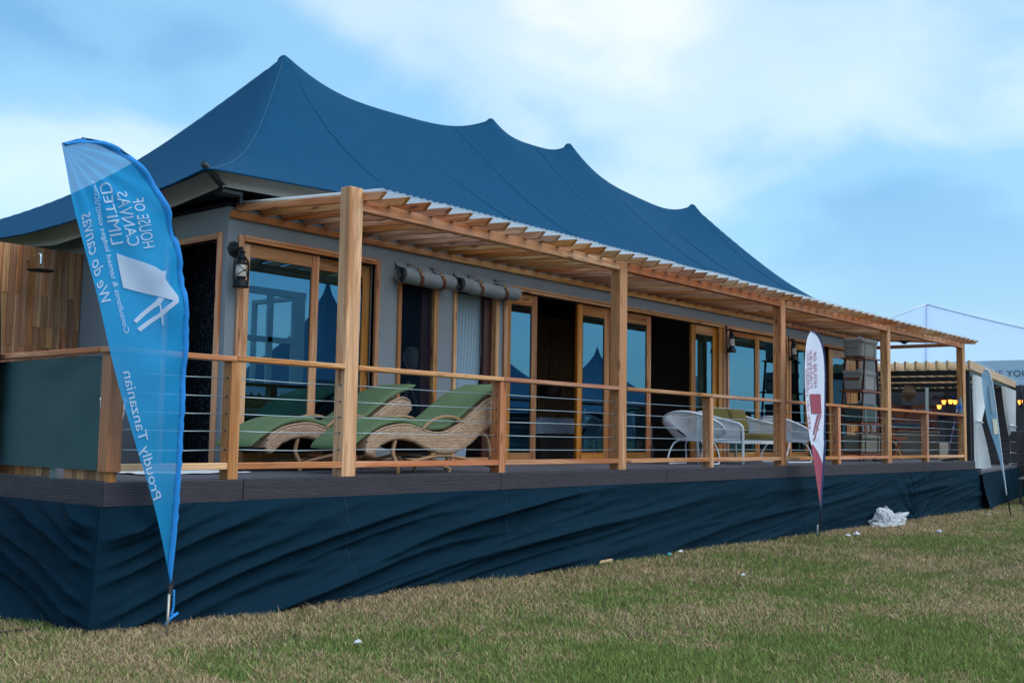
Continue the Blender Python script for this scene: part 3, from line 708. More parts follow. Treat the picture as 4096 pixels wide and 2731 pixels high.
def drf(u, v):
    y = lerp(1.735, 2.5, u); z = lerp(1.97, .02, v)
    y0 = 1.735-.14*math.sin(v*math.pi*.75)*(1-u)
    return (-2.36+.03*math.sin(u*22)+.02*math.sin(v*3), lerp(y0, 2.5, u), z)
part('cloth', MB().grid(drf, 40, 20), BLACKC, dr); part('rod', MB().tube([(-2.36, 1.75, 1.975), (-2.36, 2.6, 1.975)], .012), BLKM, dr)
part('pole', MB().tube([(-2.36, 2.55, 0.0), (-2.36, 2.55, 1.97)], .02), BLKM, dr)
# ------------------------------------------------------------------ lanterns
def lantern(x, y, z, label):
    l = thing('wall_lantern', label, 'lantern', (x, LY0, z), 'black storm lanterns on the lodge wall')
    M = Matrix.Rotation(R(90), 3, 'X')
    part('wall_plate', MB().lathe([(0, .04), (.035, .035), (.055, .018), (.062, .012), (.085, .008), (.09, 0)], (0, 0, .24), 8, M, False), BLKI, l, local=True)
    part('arm', MB().tube(smooth_path([(0, -.02, .24), (0, -.07, .235), (.0, -.105, .245), (.0, -.13, .23), (.0, -.13, .20)], 5), .015, 8), BLKI, l, local=True)
    c = (0, -.13, 0)
    part('base', MB().lathe([(0, -.165), (.084, -.165), (.086, -.155), (.076, -.15), (.078, -.105), (.055, -.092), (.04, -.08), (.046, -.07), (.052, -.055)], c, 20), BLKI, l, local=True)
    part('glass_globe', MB().lathe([(.046, -.06), (.056, -.02), (.055, .03), (.044, .075)], c, 18), BULBW, l, local=True)
    part('cap', MB().lathe([(.055, .07), (.06, .085), (.046, .1), (.036, .12), (.05, .13), (.05, .15), (.03, .165), (.026, .19), (.045, .2), (.02, .215), (.008, .23), (.014, .245), (0, .26)], c, 18), BLKI, l, local=True)
    for s in (-1, 1):
        part('side_tube', MB().tube(smooth_path([(s*.05, -.13, .14), (s*.082, -.13, .10), (s*.088, -.13, 0), (s*.082, -.13, -.10), (s*.05, -.13, -.13)], 5), .011, 8), BLKI, l, local=True)
    g = MB()
    for a in (0, 1): g.tube(smooth_path([((.06 if a else -.06)*math.cos(q), -.13-.062*math.sin(q*.9), lerp(-.045, .06, q/3.0)) for q in np.linspace(0, 3.0, 8)], 3), .0035, 5)
    part('wire_guard', g, BLKI, l, local=True)
    return l
lantern(.165, LY0, 2.02, 'black storm lantern on the wall corner beside the bathroom sliding door')
lantern(10.585, LY0, 2.08, 'black storm lantern on the narrow wall strip between two glazed door sets')
lantern(13.09, LY0, 2.10, 'black storm lantern beside the glass door with the teal curtain')
# ------------------------------------------------------------------ curtains, lamp, bed inside
def curtain(name, label, x0, x1, y, z0, z1, mat, gather=None, folds=14, amp=.022):
    c = thing(name, label, 'curtain', ((x0+x1)/2, y, z0))
    def fn(u, v):
        z = lerp(z1, z0, v); xa, xb = x0, x1
        if gather: s = interp(gather, v); xb = lerp(x0, x1, s)
        x = lerp(xa, xb, u); return (x, y+amp*math.sin(u*folds*2*math.pi+v*1.5)*(.6+.4*v), z)
    part('cloth', MB().grid(fn, folds*8, 24), mat, c); part('rod', MB().tube([(x0-.03, y, z1), (x1+.03, y, z1)], .01), BLKM, c); return c
curtain('window_curtain', 'pale blue curtain gathered to one side in the narrow window', 3.56, 4.23, LY0+.14, .05, 2.22, CURT, [(0, 1), (.3, .99), (.5, .92), (.7, .75), (.85, .6), (1, .55)], 11)
curtain('door_curtain', 'pale curtain bunched inside the open bedroom door leaf', 7.5, 7.85, LY0+.16, .03, 2.28, CURTT, None, 5)
curtain('door_curtain', 'sheer pale curtain behind the tall glass right of the wall-strip lantern', 11.93, 12.98, LY0+.16, .06, 2.28, CURT, [(0, .6), (.3, .75), (.6, .95), (1, 1)], 12)
curtain('door_curtain', 'thin white curtain edge behind the glass by the wall-strip lantern', 10.76, 10.98, LY0+.16, .06, 2.28, CURT, [(0, 1), (.4, .8), (1, .5)], 3)
curtain('door_curtain', 'teal sheer curtain gathered behind the narrow glass door', 13.28, 13.98, LY0+.16, .5, 2.26, CURTT, [(0, .95), (.5, .9), (.8, .6), (1, .1)], 8)
curtain('door_curtain', 'pale curtain strips behind the door glass past the luggage shelf', 15.45, 16.1, LY0+.16, .06, 2.28, CURT, None, 7)
lp = thing('tripod_lamp', 'studio-style floor lamp with round pale disc on a tripod inside the dark window', 'floor lamp', (3.39, 2.6, 0))
DISC = plain('lamp_disc', (.55, .70, .78), .3, .5)
part('lamp_disc', MB().lathe([(0, -.03), (.125, -.03), (.14, -.02), (.14, .03), (.09, .09), (.0, .1)], (3.37, 2.52, 1.36), 28, Matrix.Rotation(R(90), 3, 'X')), [DISC], lp)
part('lamp_rim', MB().tube([(3.37+.138*math.cos(a), 2.51+.03, 1.36+.138*math.sin(a)) for a in np.linspace(0, 2*math.pi, 32, endpoint=False)], .014, 8, close=True), plain('lamp_rim_grey', (.8, .85, .86), .35, .5), lp)
part('yoke', MB().tube([(3.37, 2.54, 1.22), (3.38, 2.6, 1.05)], .014), BLKM, lp)
for a in (200, 320, 80): part('leg', MB().tube([(3.38, 2.6, 1.07), (3.38+.38*math.cos(R(a)), 2.6+.38*math.sin(R(a)), .01)], [.022, .017], 8), plain('tripod_wood', (.36, .34, .30), .5), lp)
bed = thing('bed', 'bed with rumpled blue-grey cover inside the open bedroom door', 'bed', (7.9, 3.6, 0))
bx('base', INTW, bed, 6.62, 9.0, 2.95, 4.9, .02, .42); BEDC = cloth('bed_cover', (.55, .66, .80), 300, .2, .9, 12, .3, .1, streak=(60, 18, 20), wr=.5)
part('cover', MB().grid(lambda u, v: (lerp(6.5, 9.05, u), lerp(2.86, 4.95, v)+.02*noise.noise(Vector((u*9, v*3, 0))), .43+.25*min(1, math.sin(u*math.pi)*6)**.5*min(1, math.sin(max(v, .0)*math.pi)*6)**.5+.012*noise.noise(Vector((u*14, v*14, 2)))), 60, 50), BEDC, bed)
for x in (7.0, 8.1): part('pillow', MB().grid(lambda u, v, x=x: (x+.33*math.cos(u*2*math.pi)*math.sin(v*math.pi), 4.6+.12*math.sin(u*2*math.pi)*math.sin(v*math.pi), .86+.2*math.cos(v*math.pi)), 24, 12, closeu=True), BEDC, bed)
hl = thing('bedside_lamp', 'dark drum lamp hanging before the slatted bedroom wall', 'lamp', (8.95, 4.6, 1.2))
part('shade', MB().lathe([(.20, -.11), (.21, -.1), (.21, .04), (.17, .10), (.10, .13)], (8.95, 4.6, 1.22), 26), plain('bronze_shade', (.07, .04, .03), .5), hl)
part('cord', MB().tube([(8.95, 4.6, 1.33), (8.95, 4.6, WH-.01)], .006), RUBB, hl)
cab = thing('drawer_chest', 'dark wooden drawer chest with a pale metal box on it in the sitting room doorway', 'chest', (9.0, 3.4, 0))
bx('carcass', WRED_X, cab, 8.9, 10.2, 3.2, 3.7, .02, .62); 
for k in range(3): d_ = bx('drawer', WRED_X, cab, 8.94+k*.42, 8.94+k*.42+.39, 3.18, 3.2, .08, .56); part('knob', MB().lathe([(0, -.02), (.014, -.018), (.008, 0)], (9.13+k*.42, 3.18, .33), 10, Matrix.Rotation(R(90), 3, 'X')), BRASS, d_)
sb = thing('safe_box', 'small pale two-drawer metal box on the floor inside the dark doorway', 'box', (8.95, 2.6, 0))
bx('body', plain('grey_metal_box', (.22, .25, .27), .5, .4), sb, 8.95, 9.4, 2.7, 2.95, .25, .58); bx('stand', INTW, sb, 8.93, 9.42, 2.68, 2.97, .0, .249)
for z in (.31, .48): part('handle', MB().tube([(9.15, 2.69, z), (9.15, 2.68, z+.05)], .012), BRASS, sb)
# ------------------------------------------------------------------ wicker sun loungers
TOPP = [(.48, .23), (.50, .31), (.56, .37), (.68, .43), (.80, .46), (.95, .48), (1.08, .475), (1.22, .44), (1.42, .405), (1.59, .42), (1.74, .48), (1.9, .57), (2.07, .68), (2.2, .755), (2.32, .79), (2.42, .755), (2.455, .68)]
BOTP = [(.48, .23), (.50, .19), (.56, .175), (.60, .2), (.68, .27), (.82, .32), (.96, .335), (1.13, .31), (1.24, .265), (1.35, .225), (1.48, .195), (1.6, .19), (1.74, .20), (1.88, .245), (2.0, .31), (2.1, .38), (2.27, .48), (2.38, .56), (2.455, .66)]
def lounger(dx, dy, label):
    L = thing('sun_lounger', label, 'sun lounger', (dx, dy, 0), 'wicker sun loungers on the veranda')
    Wd = .66
    def side(y0, sgn):
        nu, nv = 300, 26
        def fn(u, v):
            x = lerp(.482, 2.454, u); zt, zb = interp(TOPP, x), interp(BOTP, x); e = math.sin(v*math.pi)
            z = lerp(zb, zt, v); xx = x
            row = int(z/.0155); wv = math.sin(x/.023*math.pi+(row % 2)*math.pi)
            d = .004*wv*min(1, e*5)+.002*math.sin(z/.0155*2*math.pi)
            return (xx, y0-sgn*(.028*min(1, e*2.2)**.5+d), z)
        return MB().grid(fn, nu, nv)
    part('near_side', side(.028, 1), WICK, L, local=True); part('far_side', side(Wd-.028, -1), WICK, L, local=True)
    part('top_shell', MB().grid(lambda u, v: (lerp(.482, 2.454, u), lerp(.026, Wd-.026, v), interp(TOPP, lerp(.482, 2.454, u))+.002*math.sin(u*400)), 90, 12), WICK, L, local=True)
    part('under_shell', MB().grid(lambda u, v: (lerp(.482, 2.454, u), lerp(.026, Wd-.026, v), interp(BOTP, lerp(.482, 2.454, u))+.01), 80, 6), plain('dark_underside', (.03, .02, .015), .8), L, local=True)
    e = smooth_path([(x, 0.0, z) for x, z in TOPP[1:]], 3); part('edge_braid', MB().tube([(p.x, .012, p.z) for p in e], .012, 8), WICK, L, local=True)
    part('edge_braid', MB().tube([(p.x, Wd-.012, p.z) for p in e], .012, 8), WICK, L, local=True)
    CP = [(.33, .255), (.40, .31), (.52, .385), (.68, .465), (.84, .51), (1.0, .522), (1.14, .50), (1.28, .465), (1.42, .455), (1.6, .475), (1.78, .56), (2.0, .70), (2.2, .815), (2.42, .895), (2.55, .935)]
    prof = smooth_path([(a, 0, b) for a, b in CP], 5); th = .062
    def cush(u, v):
        p = prof[min(len(prof)-1, int(round(u*(len(prof)-1))))]; a = v*2*math.pi
        end = min(1, min(u, 1-u)*22)**.5
        yy = Wd/2+math.copysign(abs(math.cos(a))**.22, math.cos(a))*(Wd/2-.035)*(.97+.03*end); zz_ = math.copysign(abs(math.sin(a))**.55, math.sin(a))*th/2*(.35+.65*end)
        return (p.x, yy, p.z+zz_+.004*noise.noise(Vector((p.x*5, yy*5, dx))))
    c = part('cushion', MB().grid(cush, len(prof), 33), CUSH, L, local=True)
    for q in (0, len(prof)-1):
        p = prof[q]; part('cushion_end', MB().grid(lambda u, v: (p.x, lerp(.05, Wd-.05, u), p.z+lerp(-.012, .012, v)), 6, 3), CUSH, c, local=True)
    for s in (0, 1):
        y = .045 if s == 0 else Wd-.045; f = 1 if s == 0 else -1
        part('leg', MB().tube(smooth_path([(.90, y, .33), (.875, y-.0*f, .20), (.90, y-.04*f, .09), (.90, y-.05*f, .0)], 6), .021, 8), RATT, L, local=True)
        part('leg', MB().tube(smooth_path([(2.14, y, .42), (2.25, y, .36), (2.28, y-.02*f, .2), (2.29, y-.05*f, .0)], 6), .021, 8), RATT, L, local=True)
        part('stretcher', MB().tube(smooth_path([(.90, y-.03*f, .07), (1.15, y, .12), (1.5, y, .175), (1.8, y, .16), (2.28, y-.02*f, .07)], 6), .018, 8), RATT, L, local=True)
        part('arm_rest', MB().tube(smooth_path([(1.24, y-.03*f, .44), (1.36, y-.035*f, .52), (1.52, y-.04*f, .57), (1.70, y-.035*f, .565), (1.84, y-.03*f, .52)], 6), .017, 8), RATT, L, local=True)
    part('cross_bar', MB().tube([(.90, .05, .08), (.90, Wd-.05, .08)], .016, 8), RATT, L, local=True); part('cross_bar', MB().tube([(2.27, .05, .1), (2.27, Wd-.05, .1)], .016, 8), RATT, L, local=True)
    part('brace', MB().tube(smooth_path([(.92, .1, .07), (1.3, .33, .13), (1.7, Wd-.1, .07), (1.72, Wd-.06, .0)], 5), .016, 8), RATT, L, local=True)
    part('brace', MB().tube(smooth_path([(.92, Wd-.1, .07), (1.3, .33, .12), (1.68, .1, .06), (1.7, .06, .0)], 5), .016, 8), RATT, L, local=True)
    return L
lounger(-.02, .20, 'wicker sun lounger with green cushion nearer the cable railing')
lounger(-.40, 1.20, 'wicker sun lounger with green cushion tight against the sliding glass door')
# ------------------------------------------------------------------ white woven chairs
def bucket(x, y, rz, label):
    c = thing('woven_chair', label, 'chair', (x, y, 0), 'white woven bucket chairs', rz)
    def rim(a): return Vector((.47*math.cos(a)-.02, .46*math.sin(a), .585-.19*math.cos(a)+.01*math.cos(2*a)))
    def base(a): return Vector((.29*math.cos(a)+.10, .29*math.sin(a), .368+.004*math.cos(a)))
    A = np.linspace(0, 2*math.pi, 64, endpoint=False)
    part('rim', MB().tube([rim(a) for a in A], .017, 8, close=True), WROPE, c, local=True); part('base_ring', MB().tube([base(a) for a in A], .013, 8, close=True), WROPE, c, local=True)
    r = MB()
    for k in range(120):
        a = 2*math.pi*k/120; p, q = rim(a), base(a+.12); m = (p+q)/2; m.z -= .02
        r.tube([p, m, q], .0072, 4, caps=False)
    for k in range(26):
        yy = lerp(-.25, .25, k/25); h = .28*math.sqrt(max(0, 1-(yy/.29)**2)); r.tube([(-h+.10, yy, .37), (.1, yy, .355), (h+.10, yy, .36)], .0075, 4, caps=False)
    o = part('rope_weave', r, WROPE, c, local=True); o['kind'] = 'stuff'
    for s in (-1, 1):
        part('leg', MB().tube(smooth_path([(.16, s*.17, .36), (.24, s*.24, .30), (.33, s*.27, .12), (.31, s*.27, .02), (.24, s*.27, .012), (0, s*.27, .012), (-.26, s*.27, .012), (-.33, s*.27, .02), (-.36, s*.27, .12), (-.25, s*.24, .30), (-.16, s*.17, .37)], 5), .0125, 8), WHITE, c, local=True)
    return c
c1 = bucket(7.92, 1.02, R(8), 'white woven bucket chair with a dark printed pillow, left of the olive-cushioned seat')
pl = thing('printed_pillow', 'dark floral pillow lying in the white woven chair', 'pillow', (7.80, 1.15, .45))
t = NT('floral_print'); vo = t.n('TexVoronoi', Scale=22.0); t.set(vo.inputs['Vector'], t.obj()); cc = t.mix(t.ramp(vo.outputs['Distance'], (.18, 1.0), (.3, 0.0)), (.018, .03, .03), (.30, .07, .03)); FLOR = t.done(t.bsdf(cc, .9, .2))
part('cover', MB().grid(lambda u, v: (.20*math.copysign(abs(math.cos(u*2*math.pi))**.6, math.cos(u*2*math.pi))*math.sin(v*math.pi), .05*math.cos(v*math.pi)+.14*math.sin(u*2*math.pi)*math.sin(v*math.pi), .12+.16*math.copysign(abs(math.sin(u*2*math.pi))**.6, math.sin(u*2*math.pi))*math.sin(v*math.pi)), 28, 14, closeu=True), FLOR, pl, local=True)
bucket(11.15, 1.05, R(-12), 'white woven bucket chair right of the olive-cushioned seat')
ls = thing('love_seat', 'white tube-framed love seat with rope sides and olive cushions', 'love seat', (8.67, .6, 0))
SW_, SD_ = 1.25, .78
for x in (0, SW_):
    part('arm_frame', MB().tube(smooth_path([(x, 0, .0), (x, 0, .50), (x, .03, .60), (x, .12, .645), (x, .45, .72), (x, SD_-.06, .80), (x, SD_, .81)], 5), .021, 10), WHITE, ls, local=True)
    part('leg', MB().tube([(x, SD_, .81), (x, SD_+.02, .4), (x, SD_, .0)], .021, 10), WHITE, ls, local=True)
    part('side_rail', MB().tube([(x, .0, .34), (x, SD_, .34)], .018, 8), WHITE, ls, local=True)
    r = MB()
    for k in range(44):
        y = lerp(.05, SD_-.03, k/43); zt = interp([(0, .56), (.03, .60), (.12, .645), (.45, .72), (.72, .80), (.78, .81)], y); r.tube([(x, y, zt), (x, y, .34)], .0065, 4, caps=False)
    o = part('rope_side', r, WROPE, ls, local=True); o['kind'] = 'stuff'
part('back_rail', MB().tube([(0, SD_, .81), (SW_, SD_, .81)], .021, 10), WHITE, ls, local=True)
part('front_rail', MB().box(.02, SW_-.02, -.018, .018, .32, .37), WHITE, ls, local=True); part('rear_rail', MB().tube([(0, SD_, .34), (SW_, SD_, .34)], .018, 8), WHITE, ls, local=True)
r = MB()
for k in range(70): x = lerp(.03, SW_-.03, k/69); r.tube([(x, SD_, .81), (x, SD_, .34)], .0065, 4, caps=False)
o = part('rope_back', r, WROPE, ls, local=True); o['kind'] = 'stuff'
bx_ = MB().box(.04, SW_-.04, -.01, SD_-.1, .375, .49, .03); part('seat_cushion', bx_, OLIVE, ls, local=True)
for k in range(2):
    part('back_cushion', MB().box(0, .55, 0, .14, 0, .40, .04, M=Matrix.Translation((.05+k*.60, SD_-.30, .50)) @ Matrix.Rotation(R(-14), 4, 'X')), OLIVE, ls, local=True)
# ------------------------------------------------------------------ luggage shelf and bags
SHX, SHY = 14.28, .92
shf = thing('luggage_shelf', 'dark red folding ladder shelf stacked with canvas bags', 'shelf', (SHX, SHY, 0))
for y in (0, .40):
    for (a, b) in ((-.22, .10), (1.0, .70)):
        part('leg', MB().tube([(a, y, 0), (b, y, 2.02)], .026, 4, smooth=False), WRED_Z, shf, local=True)
for z, a, b in ((2.02, .0, .82), (1.36, -.12, .92), (.72, -.20, 1.0), (.12, -.22, 1.0)):
    for k in range(4): part('shelf_slat', MB().box(a, b, -.04+k*.125, .075+k*.125, z, z+.03), WRED_X, shf, local=True)
BAGG = cloth('bag_canvas_grey', (.30, .31, .30), 500, .1, .9, 20, .2, .08, wr=.4); BAGD = cloth('bag_canvas_green', (.06, .10, .10), 500, .1, .9, 20, .2, .08, wr=.4); BAGK = cloth('bag_canvas_khaki', (.22, .21, .17), 500, .12, .9, 20, .2, .08, wr=.5)
def bag(x, y, z, lx, ly, lz, m, label, straps=WALLC, lea=None):
    b = thing('canvas_bag', label, 'bag', (SHX+x, SHY+y, z), 'canvas bags on the luggage shelf')
    part('body', MB().box(0, lx, 0, ly, 0, lz*.9, .03), m, b, local=True)
    ld = part('lid', MB().box(-.008, lx+.008, -.008, ly+.008, lz*.78, lz, .02), m, b, local=True); part('piping', MB().tube([(-.01, -.01, lz*.78), (lx, -.01, lz*.78)], .007, 6), straps, ld, local=True)
    part('pocket', MB().box(-.018, .0, .05, ly-.05, .06*lz, lz*.62, .006), m, b, local=True); part('pocket_flap', MB().box(-.026, -.0, .045, ly-.045, lz*.5, lz*.64, .005), lea or m, b, local=True)
    for xx in (.12, lx-.18): part('strap', MB().box(xx, xx+.045, -.014, -.0, .02, lz+.004, .003), straps, b, local=True)
    part('handle', MB().tube(smooth_path([(lx*.35, ly/2, lz), (lx*.4, ly/2, lz+.05), (lx*.6, ly/2, lz+.05), (lx*.65, ly/2, lz)], 5), .012, 8), straps, b, local=True)
bag(.03, .02, 2.052, .78, .38, .38, BAGG, 'grey canvas box bag on the top board of the shelf')
bag(.00, .02, 1.392, .82, .40, .40, BAGG, 'grey canvas bag with brown leather corners on the second board', lea=LEATH)
bag(.00, .02, .752, .80, .40, .38, BAGD, 'dark green canvas box bag on the third board')
bag(-.12, -.02, .152, .95, .42, .36, BAGK, 'khaki duffel bag with dark straps on the lowest board', BLKM)
fs_ = thing('folded_stools', 'folded slatted camp stools leaning above the khaki duffel', 'stool', (SHX, SHY, .52))
for k in range(6):
    M = Matrix.Translation((.0+k*.14, .05+.03*(k % 2), 0)) @ Matrix.Rotation(R(-25), 4, 'Y')
    part('leg', MB().box(0, .03, 0, .03, 0, .22, .003, M), WZ, fs_, local=True)
part('folded_seat', MB().grid(lambda u, v: (lerp(-.02, .8, u), lerp(.0, .2, v), .03+.03*math.sin(u*20)), 40, 4), LEATH, fs_, local=True)
dft = thing('floor_tube', 'dark rolled tube lying under the luggage shelf', 'tube', (14.6, .75, 0))
part('roll', MB().tube([(14.3, .72, .045), (15.25, .78, .045)], .045, 14), plain('rolled_tube', (.03, .06, .08), .4), dft); part('end_cap', MB().tube([(15.25, .78, .045), (15.29, .78, .045)], .047, 14), CHROME, dft)
# ------------------------------------------------------------------ folding stool, bottle, rope
stl = thing('folding_stool', 'dark wood folding stool with padded top at the far veranda end', 'stool', (16.95, 1.35, 0))
for y in (0, .42):
    part('leg', MB().prism([(.05, y, 0), (.13, y, 0), (.62, y, .44), (.55, y, .44)], (0, .035, 0)), WRED_X, stl, local=True); part('leg', MB().prism([(.72, y+.04, 0), (.80, y+.04, 0), (.24, y+.04, .44), (.17, y+.04, .44)], (0, .035, 0)), WXd, stl, local=True)
for x, z in ((.17, .12), (.6, .16)): part('stretcher', MB().box(x, x+.05, 0, .45, z, z+.03), WRED_X, stl, local=True)
for k in range(9): part('seat_slat', MB().box(-.02+k*.095, .062+k*.095, -.03, .50, .44+.04*math.sin(k/8*math.pi)**2*-1, .475+.03*abs(k-4)/4, .008), LEATH if k % 2 else WRED_X, stl, local=True)
bt = thing('water_bottle', 'large clear blue-labelled water bottle standing on the hand rail', 'bottle', (17.42, .05, 1.0))
PET = NT('pet_plastic'); _g = PET.n('BsdfGlass', IOR=1.2, Roughness=.1); PET.set(_g.inputs[0], (.55, .75, .85)); _d = PET.n('BsdfDiffuse'); PET.set(_d.inputs[0], (.3, .45, .55)); _m = PET.n('MixShader'); _m.inputs[0].default_value = .4
PET.t.links.new(_g.outputs[0], _m.inputs[1]); PET.t.links.new(_d.outputs[0], _m.inputs[2]); PET = PET.done(_m.outputs[0])
part('body', MB().lathe([(0, 0), (.046, .004), (.05, .02), (.046, .05), (.05, .08), (.05, .2), (.046, .215), (.05, .23), (.04, .27), (.02, .30), (.018, .315)], (0, 0, 0), 20), PET, bt, local=True)
part('label_wrap', MB().lathe([(.0505, .10), (.0505, .19)], (0, 0, 0), 20), plain('bottle_label', (.02, .12, .45), .4), bt, local=True); part('cap', MB().lathe([(.019, .31), (.02, .315), (.02, .338), (0, .34)], (0, 0, 0), 14), plain('bottle_cap', (.03, .2, .6), .4), bt, local=True)
rp = thing('twisted_rope', 'blue and red flecked rope hanging taut from the hand rail to the deck', 'rope', (17.3, .1, 0))
t = NT('rope_flecks'); vo = t.n('TexVoronoi', Scale=30.0); t.set(vo.inputs['Vector'], t.obj()); cs = t.n('SeparateColor'); t.set(cs.inputs[0], vo.outputs['Color']); rc = t.ramp(cs.outputs[0], (.3, (.02, .08, .35)), (.55, (.4, .03, .05)), (.85, (.35, .5, .6))); ROPE = t.done(t.bsdf(rc, .8, .2))
part('cord', MB().tube([(17.3, .075, 1.20), (17.29, .09, 1.0), (17.28, .18, .6), (17.28, .29, .02)], .016, 8), ROPE, rp); part('foot', MB().lathe([(0, 0), (.12, 0), (.13, .02), (.05, .05), (0, .05)], (17.28, .30, 0.0), 16), RUBB, rp)
fl_ = thing('flood_lamp', 'black angular lamp head hung under the far end of the pergola', 'lamp', (17.2, 1.15, 2.5))
part('head', MB().prism([(17.15, 1.0, 2.62), (17.15, 1.3, 2.62), (17.15, 1.15, 2.53)], (.12, 0, 0)), BLKM, fl_); part('bracket', MB().tube([(17.2, 1.0, 2.6), (17.2, .75, 2.64)], .012), BLKM, fl_)
# ------------------------------------------------------------------ feather flags
def flag(name, label, y0, left, right, fold, mat, sleeve, polem, pole_base, nrow=70, ncol=26, sl_w=.05):
    F = thing(name, label, 'flag', (pole_base[0], pole_base[1], GZ), 'feather flags in front of the deck')
    Lp = smooth_path([(a, 0, b) for a, b in left], 8); Rp = smooth_path([(a, 0, b) for a, b in right], 8)
    def at_(P, t):
        f = t*(len(P)-1); i = min(int(f), len(P)-2); return P[i].lerp(P[i+1], f-i)
    ln = lambda P: [0]+list(np.cumsum([(b-a).length for a, b in zip(P, P[1:])]))
    def arc(P, n): c = ln(P); return [at_(P, np.interp(k/(n-1)*c[-1], c, range(len(P)))/(len(P)-1)) for k in range(n)]
    A, B = arc(Lp, nrow), arc(Rp, nrow)
    def fn(u, v):
        i = int(round(u*(nrow-1))); p = A[i].lerp(B[i], v); return (p.x, y0+fold(p.x, p.z), p.z)
    cl = part('cloth', MB().grid(fn, nrow, ncol), mat, F)
    def sfn(u, v):
        i = int(round(u*(nrow-1))); d = (B[i]-A[i]); w_ = min(sl_w/max(d.length, 1e-4), 1.0); p = A[i].lerp(B[i], 1-w_*(1-v)); return (p.x+.004*v*math.sin(u*190), y0+fold(p.x, p.z)-.006-.012*math.sin(v*math.pi)+.004*math.sin(u*260), p.z)
    part('pole_sleeve', MB().grid(sfn, nrow*3-2, 5) if False else MB().grid(sfn, nrow, 5), sleeve, F)
    e = B[-1]; part('pole', MB().tube([(p.x-.008, y0+fold(p.x, p.z)+.006, p.z) for p in B[3::4]]+[(e.x, y0, e.z), (pole_base[0], pole_base[1], GZ-.05)], [.006]*len(B[3::4])+[.012, .014], 8), polem, F)
    return F, A, B
def f1(x, z):
    top = Vector((x+2.86, z-2.35)); a = math.atan2(top.y, top.x); r_ = top.length
    f = .022*math.sin(a*24)*math.exp(-r_*1.1)*min(1, r_*4)
    f += .018*math.sin(x*9+z*7)*math.exp(-((z-1.5)/.6)**2)+.014*math.sin((x*.6-z)*16)*math.exp(-((x+1.95)/.22)**2)*max(0, min(1, z))
    f += .020*math.sin(x*22+z*1.5)*max(0, min(1, (.3-z)))
    return f
FB = sheer('flag_blue', (.035, .44, .90), .84, .45); FBS = plain('flag_blue_sleeve', (.02, .24, .66), .7, .2)
PRINT = sheer('flag_white_print', (.75, .84, .95), .92, .4)
F1, A1, B1 = flag('feather_flag', 'tall sheer blue feather flag with white mirrored tent emblem and lettering', -.25,
    [(-2.86, 2.35), (-2.78, 2.05), (-2.67, 1.72), (-2.53, 1.27), (-2.38, .81), (-2.22, .37), (-2.08, 0), (-1.93, -.42), (-1.86, -.68), (-1.85, -.75)],
    [(-2.86, 2.35), (-2.70, 2.42), (-2.54, 2.43), (-2.34, 2.38), (-2.15, 2.24), (-2.02, 2.07), (-1.93, 1.87), (-1.87, 1.66), (-1.81, 1.3), (-1.795, .95), (-1.80, .5), (-1.81, .1), (-1.82, -.3), (-1.84, -.75)], f1, FB, FBS, RUBB, (-1.862, -.25))
YF1 = -.25
def put_text(F, s, length, cap, ox, oz, ang, yfn, mat, shear=0.0, name='lettering', off=0.0):
    # mirrored: text runs up the flag, letter tops point to +x (print seen from the back)
    vs, fs = text_mesh(s, 1.0, shear, offset=off); ang = R(ang); ca, sa = math.cos(ang), math.sin(ang)
    wd = max(v.x for v in vs); P = []
    for v in vs:
        tx, ty = v.x/wd*length, v.y/.70*cap
        x = ox+ty*ca-tx*sa; z = oz+tx*ca+ty*sa
        P.append((x, yfn(x, z)-.013, z))
    o = part(name, MB().add(P, fs), mat, F); o['kind'] = 'stuff'; return o
yf = lambda x, z: YF1+f1(x, z)
put_text(F1, 'HOUSE OF', .37, .105, -2.21, 1.70, 17, yf, PRINT)
put_text(F1, 'CANVAS', .40, .10, -2.335, 1.695, 17, yf, PRINT)
put_text(F1, 'LIMITED', .45, .082, -2.445, 1.69, 17, yf, PRINT)
put_text(F1, 'Consultants & tented lodges contructors', 1.10, .042, -2.33, 1.07, 16.2, yf, PRINT)
put_text(F1, 'We do canvas', .67, .085, -2.515, 1.245, 15.1, yf, PRINT, .45)
put_text(F1, 'Proudly Tanzanian', .97, .075, -2.034, -.13, 17.3, yf, PRINT)
def emblem(F, polys, yfn, mat):
    from mathutils.geometry import tessellate_polygon
    for P in polys:
        T = [[Vector(P[i]) for i in t_] for t_ in tessellate_polygon([[Vector((a, b, 0)) for a, b in P]])]
        for _ in range(3):
            T2 = []
            for a, b, c in T: ab, bc, ca = (a+b)/2, (b+c)/2, (c+a)/2; T2 += [[a, ab, ca], [ab, b, bc], [ca, bc, c], [ab, bc, ca]]
            T = T2
        ix = {}; vs = []; fs = []
        for t_ in T:
            f = []
            for q in t_:
                k = (round(q.x, 5), round(q.y, 5))
                if k not in ix: ix[k] = len(vs); vs.append((q.x, yfn(q.x, q.y)-.012, q.y))
                f.append(ix[k])
            fs.append(f)
        part('emblem', MB().add(vs, fs, True), mat, F)
emblem(F1, [[(-2.407, 1.646), (-2.125, 1.584), (-2.06, 1.556), (-2.02, 1.566), (-2.025, 1.51), (-1.953, 1.438), (-1.913, 1.388), (-1.914, 1.341), (-2.025, 1.365), (-2.345, 1.405)],
            [(-2.069, 1.364), (-2.025, 1.36), (-2.052, 1.313), (-2.092, 1.283), (-2.233, 1.157), (-2.26, 1.174), (-2.118, 1.3), (-2.083, 1.336)],
            [(-1.949, 1.357), (-1.911, 1.345), (-1.99, 1.273), (-2.033, 1.226), (-2.202, 1.098), (-2.229, 1.119), (-2.056, 1.246), (-2.014, 1.297)],
            [(-2.059, 1.312), (-2.048, 1.316), (-2.01, 1.167), (-2.022, 1.161)]], yf, PRINT)
